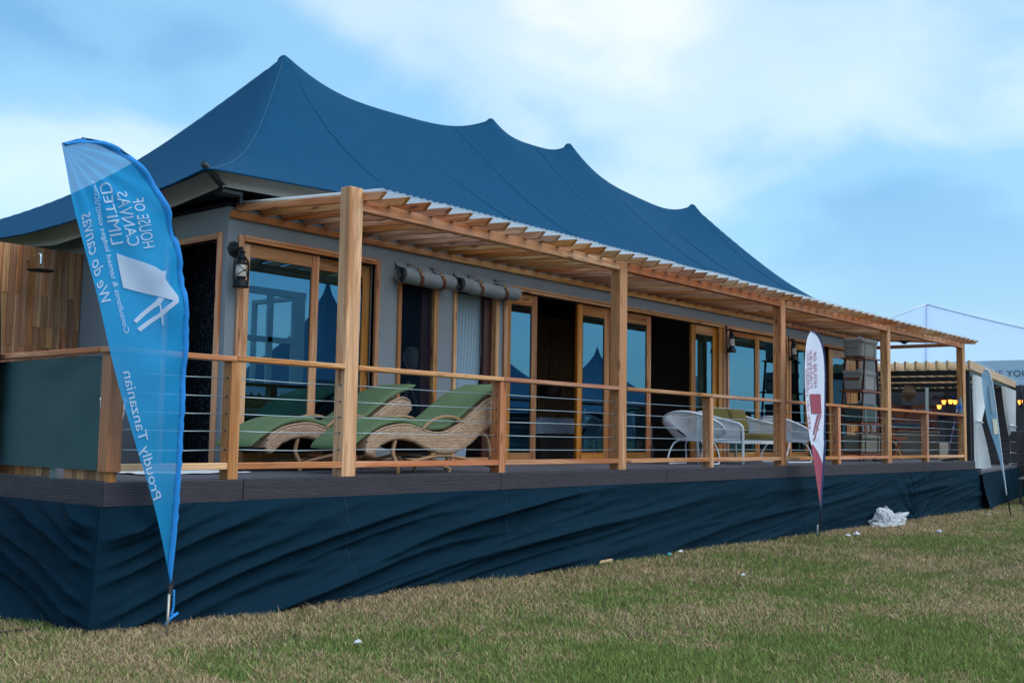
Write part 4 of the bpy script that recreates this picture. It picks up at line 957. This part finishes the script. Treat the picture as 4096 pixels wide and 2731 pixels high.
part('tie_cord', MB().tube(smooth_path([(-1.83, -.262, -.78), (-1.835, -.272, -.9), (-1.85, -.275, -.96), (-1.80, -.28, -.95), (-1.88, -.285, -.99), (-1.90, -.285, -1.02), (-1.85, -.28, -.97)], 6), .009, 6), FBS, F1)
part('ground_spike', MB().tube([(-1.862, -.25, GZ-.05), (-1.856, -.25, -.74)], .017, 10), RUBB, F1)
stk = tag(part('metal_stake', MB().tube([(-2.105, -.62, GZ-.05), (-2.09, -.60, GZ+.30)], .0095, 10), plain('galvanised_stake', (.42, .40, .34), .35, .5, .8), org=(-2.1, -.62, GZ)), 'thin upright galvanised stake stuck in the turf by the blue flag', 'stake')
# white and maroon flag
def f2(x, z): return .03*math.sin((x-9)*9+z*1.2)*(1 if z < .4 else .45)+.02*math.sin(z*2)
WF = plain('flag_white', (.70, .76, .92), .75, .2, 0, .04); MAR = plain('flag_maroon', (.36, .085, .13), .75, .2, 0, .1); NAVY = plain('flag_navy', (.02, .045, .15), .6, .3)
l2 = [(8.95, 2.05), (8.80, 1.92), (8.72, 1.72), (8.70, 1.45), (8.74, 1.1), (8.82, .70), (8.92, .35), (9.03, .02), (9.13, -.25), (9.22, -.52), (9.265, -.66)]
r2_ = [(8.95, 2.05), (9.12, 2.02), (9.28, 1.90), (9.40, 1.70), (9.46, 1.45), (9.47, 1.15), (9.46, .8), (9.42, .4), (9.37, 0), (9.32, -.35), (9.28, -.66)]
F2, A2, B2 = flag('feather_flag', 'white feather flag with maroon foot, square emblem and dark edge', -.40, l2, r2_, f2, WF, NAVY, RUBB, (9.14, -.40), sl_w=.045)
yf2 = lambda x, z: -.40+f2(x, z)
m = MB()
foot = lambda u, v: None
rows_ = [i for i in range(70) if B2[i].z < .42]
def ft(u, v):
    i = rows_[0]+int(round(u*(len(rows_)-1))); p, q = A2[i], B2[i]; s = min(1.0, u*2.6)**.6; w_ = lerp(.12, .9, s); x = lerp(p.x, q.x, v*w_); z = lerp(p.z, q.z, v*w_); return (x, yf2(x, z)-.006, z)
part('maroon_foot', MB().grid(ft, len(rows_), 10), MAR, F2)
emblem(F2, [[(8.93, 1.09), (9.27, 1.10), (9.31, .80), (9.0, .80)], [(9.20, .79), (9.25, .79), (9.08, .48), (9.04, .48)], [(9.28, .79), (9.31, .79), (9.10, .38), (9.07, .38)], [(9.16, .62), (9.18, .62), (9.24, .55), (9.23, .54)]], yf2, MAR)
put_text(F2, 'HOUSE OF', .55, .085, 9.09, 1.19, 8, yf2, MAR); put_text(F2, 'CANVAS', .58, .085, 8.96, 1.17, 8, yf2, MAR); put_text(F2, 'LIMITED', .55, .06, 8.87, 1.15, 8, yf2, MAR)
put_text(F2, 'Consultants & tented lodges contructors', 1.25, .035, 8.93, .52, 8, yf2, MAR); put_text(F2, 'We do canvas', .95, .08, 8.86, .52, 8, yf2, MAR, .45)
part('ground_spike', MB().tube([(9.10, -.40, GZ-.05), (9.13, -.40, GZ+.18)], .016, 8), plain('spike_grey', (.2, .22, .24), .5), F2)
def f3(x, z): return .025*math.sin(x*9+z*3)
SHB = sheer('flag_pale_blue', (.22, .42, .60), .9, .3); SHW = plain('flag_pale_sleeve', (.55, .66, .80), .7, .2)
F3, A3, B3 = flag('feather_flag', 'pale grey-blue feather flag leaning before the curtained pavilion', -1.15,
    [(15.06, 1.80), (14.93, 1.65), (14.90, 1.40), (15.0, 1.12), (15.25, .80), (15.55, .42), (15.85, 0), (16.15, -.42), (16.3, -.62)],
    [(15.06, 1.80), (15.22, 1.79), (15.36, 1.66), (15.52, 1.42), (15.70, 1.1), (15.88, .7), (16.03, .3), (16.15, -.1), (16.34, -.62)], f3, SHB, SHW, RUBB, (16.6, -1.15), sl_w=.06)
yf3 = lambda x, z: -1.15+f3(x, z)
PAT = plain('flag_cream_patch', (.55, .56, .45), .8, .2)
emblem(F3, [[(15.42, .86), (15.62, .86), (15.72, .58), (15.52, .56)]], yf3, PAT)
part('lace_motif', MB().grid(lambda u, v: (lerp(15.18, 15.38, u)+.18*v, yf3(15.3, 1.2)-.03+.004*math.sin(u*40)*math.sin(v*60), lerp(1.50, .98, v)+.02*math.sin(u*30)*math.sin(v*22)), 10, 26), sheer('lace_print', (.5, .6, .68), .55), F3)
# ------------------------------------------------------------------ neighbouring pavilion
ang = math.atan2(1.33, 8.45); PO_ = Vector((18.62, .20, -.20)); U = Vector((math.cos(ang), math.sin(ang), 0)); V = Vector((-math.sin(ang), math.cos(ang), 0))
PM = Matrix((( U.x, V.x, 0), (U.y, V.y, 0), (0, 0, 1))).to_4x4()
pav = thing('garden_pavilion', 'black steel pavilion with pale pine rafters beyond the veranda end', 'pavilion', PO_, rz=ang)
PL_, PWd, PH = 8.6, 5.2, 2.22
for u in (0, PL_):
    for v in (0, PWd): part('post', MB().box(u, u+.09, v, v+.09, 0, PH), BLKM, pav, local=True)
for v in (0, PWd): part('long_beam', MB().box(.092, PL_-.002, v, v+.09, PH-.11, PH-.001), BLKM, pav, local=True)
for u in (0, 2.6, 5.6, PL_): part('cross_beam', MB().box(u+.001, u+.089, .092, PWd-.002, PH-.11, PH), BLKM, pav, local=True)
for k in range(24): v = -.05+k*.225; part('rafter', MB().box(-.28, PL_+.5, v, v+.05, PH+.002, PH+.20), WPALE, pav, local=True)
part('roof_sheet', MB().grid(lambda a, b: (lerp(.5, PL_+.7, a), lerp(-.12, PWd+.1, b), PH+.215+.008*math.sin(b*400)), 3, 240), POLYK, pav, local=True)
part('platform', MB().box(-.4, PL_+.3, -.25, PWd+.3, -.10, -.001), DECKM, pav, local=True)
part('platform_cloth', MB().grid(lambda a, b: (lerp(-.4, PL_+.3, a), -.27-.05*b-.05*math.sin(a*70)*b*noise.noise(Vector((a*30, 0, 0)))-.12*b*b*math.exp(-(a*9)**2), lerp(-.06, GZ-PO_.z, b)), 160, 12), SKIRT, pav, local=True)
pc = []
def pcurt(u0, u1, label, gz, tie):
    c = thing('pavilion_curtain', label, 'curtain', PO_+PM.to_3x3() @ Vector((u0, -.04, 0)), None, ang)
    wd = u1-u0
    def fn(a, b):
        s = interp(gz, b); o = interp(tie, b); return (o*wd+a*wd*s, -.02+.045*math.sin(a*9*2*math.pi+b)*(.4+.6*s), lerp(PH-.10, -.16, b))
    part('cloth', MB().grid(fn, 90, 30), CURTW, c, local=True)
    part('tie', MB().tube([((interp(tie, .47)-.02)*wd, -.08, 1.08), ((interp(tie, .47)+.12)*wd, -.09, 1.10), ((interp(tie, .47)+interp(gz, .47)+.03)*wd, -.06, 1.06)], .018, 8), WROPE, c, local=True)
    return c
pcurt(.15, 2.3, 'white curtain knotted to the near black pavilion post', [(0, 1), (.25, .8), (.47, .42), (.7, .8), (1, 1.15)], [(0, 0), (.47, .03), (1, .1)])
pcurt(5.6, 8.45, 'white curtain tied back at the far black pavilion post', [(0, 1), (.25, .8), (.7, .35), (.85, .5), (1, .55)], [(0, 0), (.3, .2), (.7, .58), (1, .42)])
def lamp(pos, label, n, rr_):
    l = thing('chandelier', label, 'chandelier', pos, 'lit chandeliers in the pavilion')
    part('stem', MB().tube([(0, 0, -.05), (0, 0, .55)], .02, 8), BLKI, l, local=True)
    for k in range(n):
        a = R(40)+2*math.pi*k/n; q = Vector((rr_*math.cos(a), rr_*math.sin(a), -.14*(k == 1)))
        ar = part('arm', MB().tube(smooth_path([(0, 0, 0), q*.5+Vector((0, 0, -.08)), q+Vector((0, 0, -.03)), q+Vector((0, 0, .02))], 4), .01, 6), BLKI, l, local=True)
        part('lamp_shade', MB().lathe([(.03, .02), (.05, .06), (.058, .12), (.066, .135)], q, 16), emis('amber_lamp_glow', (1.0, .33, .05), 2.2), ar, local=True)
        part('bulb', MB().lathe([(0, .04), (.03, .06), (.03, .10), (0, .13)], q, 10), emis('bulb_glow', (1, .78, .35), 7), ar, local=True)
lamp((24, 2.42, 1.42), 'four-armed iron chandelier with glowing amber glass shades behind the far railing', 4, .22)
lamp((24, 1.46, 1.33), 'small iron lamp with one glowing amber shade between the white curtains', 1, .05)
lamp((24, .52, 1.40), 'iron lamp with one glowing amber shade right of the tied curtain', 1, .05)
lamp((17.95, 3.3, 1.35), 'small amber wall lamp glowing behind the luggage shelf', 1, .05)
pn = thing('rattan_pendant', 'woven rattan drum pendant lamp hung from the pavilion beams', 'pendant lamp', (23, 3.11, 1.72))
part('shade', MB().lathe([(.11, .20), (.115, .08), (.17, .08), (.175, -.12), (.105, -.12), (.10, -.22)], (0, 0, 0), 28), wicker('pendant_weave', (.16, .10, .06), (.36, .25, .16)), pn, local=True); part('cord', MB().tube([(0, 0, .2), (0, 0, .42)], .006), RUBB, pn, local=True)
ws = thing('wicker_armchair', 'pale wicker armchair behind the far railing in the pavilion', 'armchair', (20.6, 1.55, -.2))
part('back', MB().grid(lambda a, b: (.05-.18*b*math.cos(a*3.14)+.02*math.sin(b*90)*.2, lerp(.0, 1.05, a)*(1)-.06*b+.12*b*a, lerp(.1, .82, b)), 40, 24), WICKG, ws, local=True)
for y in (.0, 1.0): part('arm', MB().box(.0, .75, y, y+.09, .05, .58, .03), WICKG, ws, local=True)
part('seat', MB().box(.0, .75, .09, 1.0, .1, .38, .03), WICKG, ws, local=True); part('top_edge', MB().tube([(-.14, -.05, .83), (.22, .5, .84), (.22, 1.1, .83)], .03, 8), WICKG, ws, local=True)
for (a, b) in ((.05, .05), (.05, 1.0), (.7, .05), (.7, 1.0)): part('leg', MB().tube([(a, b, 0), (a, b, .12)], .022), WICKG, ws, local=True)
# stepped black benches at the right border
def bench(x, y, z, lx, ly, label):
    b = thing('black_step', label, 'step', (x, y, GZ), None, ang)
    for k in range(3): part('tread_board', MB().box(0, lx, k*ly/3, (k+1)*ly/3-.008, z-GZ-.04, z-GZ), DECKM, b, local=True)
    for a in (.03, lx-.08):
        for c in (.02, ly-.07): part('leg', MB().box(a, a+.05, c, c+.05, 0, z-GZ-.041), BLKM, b, local=True)
bench(21.2, -.72, -.42, 1.9, .62, 'upper black step with grey boards before the pavilion')
bench(21.6, -1.42, -.74, 1.9, .55, 'lower black step with grey boards before the pavilion')
# exhibition wall behind the pavilion, with signs
XW = 27.4
ew = thing('exhibition_wall', 'dark grey exhibition wall with company lettering behind the pavilion', 'wall', (XW, 3.0, GZ))
GREYB = plain('booth_panel', (.085, .085, .10), .8, .2); GREYP = plain('booth_panel_pale', (.16, .16, .19), .8, .2)
for k in range(9): y0 = -4.2+k*1.3; part('panel', MB().box(XW, XW+.05, y0, y0+1.29, GZ, 2.1), GREYB if k % 3 else GREYP, ew)
def wtext(s, size, y, z, mat, parent, x=XW-.01, wx=1.0, shear=0, off=0.0):
    vs, fs = text_mesh(s, size, shear, offset=off); o = part('lettering', MB().add([(x, y-v.x*wx, z+v.y) for v in vs], fs), mat, parent); o['kind'] = 'stuff'; return o
INK = plain('ink_black', (.02, .02, .03), .6, .2); REDI = plain('ink_red', (.35, .03, .03), .6, .2); BLUI = plain('ink_blue', (.02, .06, .35), .6, .2)
wtext('IN-LAST', .155, 3.95, 1.72, INK, ew, shear=.25, off=.004); part('underline', MB().box(XW-.012, XW-.008, 3.52, 3.95, 1.69, 1.705, .001), REDI, ew)
wtext('GE', .13, 3.25, 1.72, INK, ew, off=.004); part('logo_square', MB().box(XW-.012, XW-.008, 3.28, 3.36, 1.73, 1.81, .001), BLUI, ew); wtext('BERIT', .17, 3.76, 1.10, INK, ew, off=.006); wtext('SO', .11, 3.35, 1.40, GREYP, ew)
wtext('H', .13, .42, 1.75, INK, ew, off=.004)
bn = thing('print_banner', 'dark printed banner with warm food picture and white lettering', 'banner', (XW-.3, 4.4, GZ)); XB = XW-.32
t = NT('banner_print'); o_ = t.obj(); c1_ = t.ramp(t.noise(o_, 1.6, 3, .5, .8), (.3, (.02, .012, .02)), (.45, (.10, .03, .03)), (.55, (.30, .10, .05)), (.68, (.16, .07, .09)), (.8, (.04, .02, .03))); BANP = t.done(t.bsdf(c1_, .5, .3))
part('print', MB().box(XB, XB+.02, 3.72, 6.3, .55, 1.52, .001), BANP, bn); part('stand', MB().box(XB+.03, XB+.06, 4.0, 6.2, GZ, 1.5), INK, bn)
PALEI = plain('ink_white', (.55, .60, .66), .6, .2)
wtext('SPANISH', .125, 4.25, 1.32, PALEI, bn, XB-.01, .85)
for k in range(9):
    a, b = k % 4, k//4; part('logo_diamond', MB().poly([(XB-.01, 4.43-.045*a-.02*b+d0, 1.34+.045*b+d1) for d0, d1 in ((.02, 0), (0, .02), (-.02, 0), (0, -.02))]), PALEI, bn)
st_ = part('caption_strip', MB().box(XB-.02, XB-.004, 4.06, 5.6, .83, .97, .001), plain('strip_blue', (.10, .16, .24), .6), bn); wtext('DECKING SOLUTION FOR YOU', .105, 5.32, .865, INK, bn, XB-.024, .82)
wp = tag(part('white_pole', MB().tube([(26.0, 3.64, GZ), (26.0, 3.64, 2.1)], .045, 12), plain('pole_white', (.55, .66, .72), .4), org=(26.0, 3.64, GZ)), 'slim white pole in front of the exhibition wall lettering', 'pole')
PADG = plain('pad_grey', (.07, .07, .085), .7)
cb2 = thing('padded_booth', 'grey padded partition behind the curtain opening', 'partition', (25.5, 1.2, GZ))
for i in range(4):
    for j in range(5): part('pad', MB().box(25.5, 25.56, .62+i*.30, .91+i*.30, -.75+j*.30, -.46+j*.30, .03), PADG, cb2)
bp = thing('photo_panel', 'tall dark photo panel of a classic interior at the right border', 'panel', (24.6, -.2, GZ))
t = NT('photo_print'); c1_ = t.ramp(t.noise(t.obj(), 1.4, 3, .5, .5), (.3, (.012, .025, .05)), (.5, (.03, .07, .12)), (.6, (.16, .08, .04)), (.75, (.04, .06, .09))); PHP = t.done(t.bsdf(c1_, .4, .3))
part('print', MB().box(24.6, 24.63, -1.6, .34, -.6, 1.22, .001), PHP, bp); part('frame', MB().box(24.635, 24.67, -1.65, .36, GZ, 1.25), BLKM, bp); part('name_strip', MB().box(24.59, 24.598, -1.2, .30, .66, .78, .001), plain('name_strip_blue', (.05, .09, .14), .6), bp)
wtext('N CLASSIC', .09, .28, .685, PALEI, bp, 24.586, .9)
# ------------------------------------------------------------------ white marquee
mq = thing('white_marquee', 'large white peaked marquee rising behind the pavilion', 'marquee', (44, 9, GZ))
MQW = cloth('marquee_pvc', (.50, .66, .82), 40, .05, .6, 3, .1, .04, spec=.3, wr=.35)
pk = Vector((46, 10.3, 7.0)); cn = [Vector((40, -.6, 3.74)), Vector((40, 17.6, 3.8)), Vector((53, 19.5, 3.8)), Vector((53, 1.0, 3.8))]
for i in range(4):
    a, b = cn[i], cn[(i+1) % 4]
    def fn(u, v): p = pk.lerp(a.lerp(b, u), v); return (p.x, p.y, p.z-.5*math.sin(v*math.pi)*.28)
    part('roof_panel', MB().grid(fn, 40, 24), MQW, mq)
    def vf(u, v): p = a.lerp(b, u); return (p.x, p.y, p.z-1.22*v)
    part('valance', MB().grid(vf, 30, 6), MQW, mq); part('leg', MB().tube([(a.x, a.y, GZ), (a.x, a.y, a.z)], .07), WHITE, mq)
c_ = (cn[0]+cn[1])/2
part('roof_seam', MB().tube([pk+Vector((-.03, 0, .01))]+[Vector((lerp(pk.x, 40, s)-.04, lerp(pk.y, 8.35, s), lerp(pk.z, 3.78, s)-.14*math.sin(s*math.pi)+.02)) for s in np.linspace(.1, 1, 12)], .022, 6), plain('seam_violet', (.36, .42, .66), .5), mq)
for a in (cn[0], cn[1]): part('hip_seam', MB().tube([pk.lerp(a, s)+Vector((-.02, 0, -.14*math.sin(s*math.pi)+.02)) for s in np.linspace(0, 1, 14)], .03, 6), WHITE, mq)
vs, fs = text_mesh('THE YOUNG', .37, 0, spacing=1.12); o = part('lettering', MB().add([(39.96, 6.02-v.x*1.0, 3.09+v.y) for v in vs], fs), plain('navy_ink', (.03, .06, .13), .6), mq); o['kind'] = 'stuff'
part('back_hall', MB().box(52, 52.1, -2, 20, GZ, 2.6), GREYB, mq)
# ------------------------------------------------------------------ stands across the lawn (seen mirrored in the glass)
def pagoda(x, y, sz, h, label, m):
    p = thing('pagoda_tent', label, 'tent', (x, y, GZ), 'tents across the lawn')
    def roof(u, v):
        a = u*2*math.pi; k = max(abs(math.cos(a)), abs(math.sin(a))); r_ = sz*(v**1.25)/k
        return (r_*math.cos(a)*.98, r_*math.sin(a)*.98, h-(h-2.6)*(v**.75))
    part('roof', MB().grid(roof, 48, 16, closeu=True), m, p, local=True)
    for s in (-1, 1):
        for q in (-1, 1): part('leg', MB().tube([(s*sz*.96, q*sz*.96, 0), (s*sz*.96, q*sz*.96, 2.7)], .05), WHITE, p, local=True)
    part('back_wall', MB().box(-sz*.95, sz*.95, -sz*.95, -sz*.93, 0, 2.6), WALLC, p, local=True)
    return p
FLY2 = cloth('far_tent_canvas', (.10, .19, .28), 300, .1)
p1 = pagoda(20.7, -20.5, 3.6, 7.4, 'dark peaked tent across the lawn mirrored in the sliding door', FLY2)
p2 = pagoda(11.5, -20.0, 3.4, 5.6, 'low dark tent across the lawn left of the mirrored peaked tent', FLY2)
nb = part('name_board', MB().box(-3.9, -2.3, 3.62, 3.68, 2.98, 3.24), plain('board_blue', (.12, .20, .28), .6), p1, local=True); vs, fs = text_mesh('The Maridadi H', .16); o = part('lettering', MB().add([(-2.45-v.x, 3.69, 3.05+v.y) for v in vs], fs), INK, nb, local=True); o['kind'] = 'stuff'
pagoda(30.0, -21.0, 3.6, 6.6, 'dark tent across the lawn at the far end of the row', FLY2); pagoda(40.0, -21.5, 3.6, 6.2, 'last dark tent of the row across the lawn', FLY2)
# white-framed kiosk across the path: its mullions show mirrored in the sliding door
KY = -7.05; ki = thing('timber_kiosk', 'white-framed kiosk with scalloped timber counter mirrored in the sliding door', 'kiosk', (7.75, KY, GZ))
PALEF = plain('pale_frame_paint', (.88, .92, .95), .5)
for (a, b, c, d_) in ((6.6, 8.5, 3.24, 3.39), (6.6, 8.15, 2.25, 2.37), (7.50, 7.64, 1.32, 3.24), (8.15, 8.48, GZ, 3.24), (6.6, 6.74, GZ, 3.24), (6.6, 8.15, 1.22, 1.31)): bx('frame_bar', PALEF, ki, a+.001, b-.001, KY, KY+.07, c, d_)
for k in range(5): bx('counter_plank', WXd, ki, 6.75, 8.14, KY+.01, KY+.05, .25+k*.19, .25+k*.19+.185)
for k in range(7): part('scallop', MB().prism([(6.86+.19*k+.09*math.cos(a), KY+.075, 1.22+(.0 if math.sin(a) > 0 else .1*math.sin(a))) for a in np.linspace(0, 2*math.pi, 18, endpoint=False)], (0, .005, 0)), PALEF, ki)
bx('side_frame', PALEF, ki, 6.6, 6.7, KY-1.6, KY-.01, 3.24, 3.34); bx('side_frame', PALEF, ki, 8.38, 8.48, KY-1.6, KY-.01, 3.24, 3.34)
for x in (6.6, 8.38): bx('rear_post', PALEF, ki, x, x+.1, KY-1.7, KY-1.6, GZ, 3.34)
# ------------------------------------------------------------------ litter
pb = thing('plastic_bag', 'crumpled white plastic sheeting lying against the skirt', 'plastic bag', (12.35, -.22, GZ))
PLS = sheer('white_plastic', (.80, .84, .90), .9, .35)
def pbf(u, v):
    a = u*2*math.pi; c_, s_ = math.cos(a), math.sin(a); r_ = .52*math.sin(v*math.pi*.5+.03)
    n = noise.noise(Vector((c_*1.3, s_*1.3, v*2.2)))*.5+noise.noise(Vector((c_*4, s_*4, v*6)))*.32+noise.noise(Vector((c_*11, s_*11, v*15)))*.16
    return (r_*(1+n*.7)*c_*1.15, r_*.42*(1+n)*s_-.05, max(-.01, .215*math.cos(v*math.pi*.5)**.8*(1+n*1.1)))
part('sheet', MB().grid(pbf, 110, 44, smooth=True, closeu=True), PLS, pb, local=True); part('loose_corner', MB().grid(lambda u, v: (.34+.32*u, -.04+.12*v, .05+.11*u+.06*math.sin(u*7)+.05*v*math.sin(u*4)), 16, 8, smooth=True), PLS, pb, local=True)
def scrap(name, x, y, s, m, label, cat='litter'):
    o = thing(name, label, cat, (x, y, GZ)); sd_ = x*7.1; s *= .8
    part('scrap', MB().grid(lambda u, v: (s*math.cos(u*6.283)*math.sin(v*3.1416)*(1+1.0*noise.noise(Vector((math.cos(u*6.283)*2, math.sin(u*6.283)*2, sd_+v*3)))), s*.6*math.sin(u*6.283)*math.sin(v*3.1416), .028+s*.34*math.cos(v*3.1416)*(1+1.1*noise.noise(Vector((u*5, v*3, sd_))))), 14, 8, smooth=False, closeu=True), m, o, local=True)
PAP = plain('paper_white', (.60, .63, .68), .7, .2); CYA = plain('cyan_plastic', (.05, .45, .5), .4, .4)
scrap('paper_scrap', 9.37, -.77, .07, PAP, 'small crumpled white paper by the foot of the maroon flag'); scrap('paper_scrap', 9.75, -.75, .10, PAP, 'longer crumpled white paper right of the maroon flag foot')
scrap('plastic_cup', 11.35, -1.46, .08, PLS, 'clear crushed cup on the lawn in front of the plastic sheeting'); scrap('paper_scrap', 16.3, -.82, .06, PAP, 'tiny white paper near the pale feather flag')
scrap('plastic_scrap', 5.05, -.30, .05, CYA, 'bright cyan plastic scrap on dry grass by the skirt'); scrap('paper_scrap', 5.44, -.22, .06, PAP, 'white paper scrap beside the cyan plastic'); scrap('paper_scrap', -1.36, -1.75, .038, PAP, 'white paper scrap alone on the near lawn')
scrap('paper_scrap', 3.93, -1.88, .04, PAP, 'small grey-white scrap in the middle of the lawn')
cbd = thing('timber_offcut', 'pale flat timber offcut poking out under the skirt', 'offcut', (3.75, -.12, GZ)); part('board', MB().box(3.60, 4.02, -.17, -.06, GZ+.005, GZ+.04), WPALE, cbd); part('board', MB().box(3.42, 3.66, -.14, -.05, GZ+.04, GZ+.06), WPALE, cbd)
cable = tag(part('ground_cable', MB().tube(smooth_path([(-4.6, 1.9, GZ+.02), (-3.7, .9, GZ+.02), (-3.3, .75, GZ+.02), (-3.0, .35, GZ+.02), (-2.62, .28, GZ+.015), (-2.35, .5, GZ+.01)], 6), .012, 6), RUBB, org=(-3.3, .75, GZ)), 'black cable lying on dry grass by the skirt corner', 'cable')
# ------------------------------------------------------------------ grass
def blades(name, n, want_dry, seed, straw=False):
    rng = np.random.default_rng(seed); V_ = []; F_ = []; C_ = []; k = 0; cnt = 0
    fwd2 = Vector((math.sin(YAW), math.cos(YAW))); right2 = Vector((math.cos(YAW), -math.sin(YAW)))
    while cnt < n and k < n*8:
        k += 1
        dd = 5.6+26*rng.random()**2.3; lat = (rng.random()*2-1)*(.46*dd+.3)
        x = CAM.x+fwd2.x*dd+right2.x*lat; y = CAM.y+fwd2.y*dd+right2.y*lat
        if y > -.03 and x > DX0-.05: continue
        dm = dry_mask(x, y)
        if (rng.random() < dm) != want_dry: continue
        bare = noise.noise(Vector((x*1.3, y*1.3, 20)))
        if bare > .42 and rng.random() < .6: continue
        sc_ = 1+.035*(dd-6); hh = (rng.uniform(.018, .050) if not want_dry else rng.uniform(.014, .045))*sc_**.5
        if rng.random() < .025: hh *= 1.8
        wd = rng.uniform(.0016, .0034)*sc_; th = rng.random()*6.283; ln_ = rng.uniform(.25, 1.0) if not want_dry else rng.uniform(.5, 2.0)
        dx, dy = math.cos(th), math.sin(th); px, py = -dy*wd, dx*wd; z0 = GZ-.012+.018*noise.noise(Vector((x*.6, y*.6, 0)))
        if straw: hh = rng.uniform(.006, .03); ln_ = rng.uniform(.05, .13)/hh; wd *= .75
        b = len(V_); l = hh*ln_
        V_ += [(x-px, y-py, z0), (x+px, y+py, z0), (x+px*.8+dx*l*.35, y+py*.8+dy*l*.35, z0+hh*.62), (x-px*.8+dx*l*.35, y-py*.8+dy*l*.35, z0+hh*.62), (x+dx*l, y+dy*l, z0+hh)]
        F_ += [(b, b+1, b+2, b+3), (b+3, b+2, b+4)]; cnt += 1
        if want_dry: c = np.array((.56, .41, .25))*rng.uniform(.35, 1.3)+np.array((0, .01, 0))*rng.random()
        else: c = np.array((.185, .285, .085))*rng.uniform(.45, 1.35)+np.array((.09, .04, .01))*rng.random()
        if straw: c = np.array((.62, .50, .36))*rng.uniform(.6, 1.2)
        C_ += [(*c, 1)]*5
    me = bpy.data.meshes.new(name); me.from_pydata(V_, [], F_); ca = me.color_attributes.new('tint', 'FLOAT_COLOR', 'POINT'); ca.data.foreach_set('color', np.array(C_, np.float32).ravel())
    t = NT(name+'_blade'); at_ = t.n('Attribute', attribute_name='tint'); d = t.n('BsdfDiffuse'); t.set(d.inputs[0], at_.outputs['Color']); tl = t.n('BsdfTranslucent'); t.set(tl.inputs[0], at_.outputs['Color']); mx = t.n('MixShader'); mx.inputs[0].default_value = .25
    t.t.links.new(d.outputs[0], mx.inputs[1]); t.t.links.new(tl.outputs[0], mx.inputs[2]); me.materials.append(t.done(mx.outputs[0]))
    o = bpy.data.objects.new(name, me); COL.objects.link(o); o['kind'] = 'stuff'; return o
g1 = blades('green_grass', 170000, False, 1); tag(g1, 'short green grass of the lawn', 'grass', kind='stuff')
g2 = blades('dry_grass', 170000, True, 2); tag(g2, 'dry straw coloured grass worn along the skirt', 'grass', kind='stuff')
g3 = blades('loose_straw', 9000, True, 3, True); tag(g3, 'loose pale straw stems lying on the lawn', 'straw', kind='stuff')
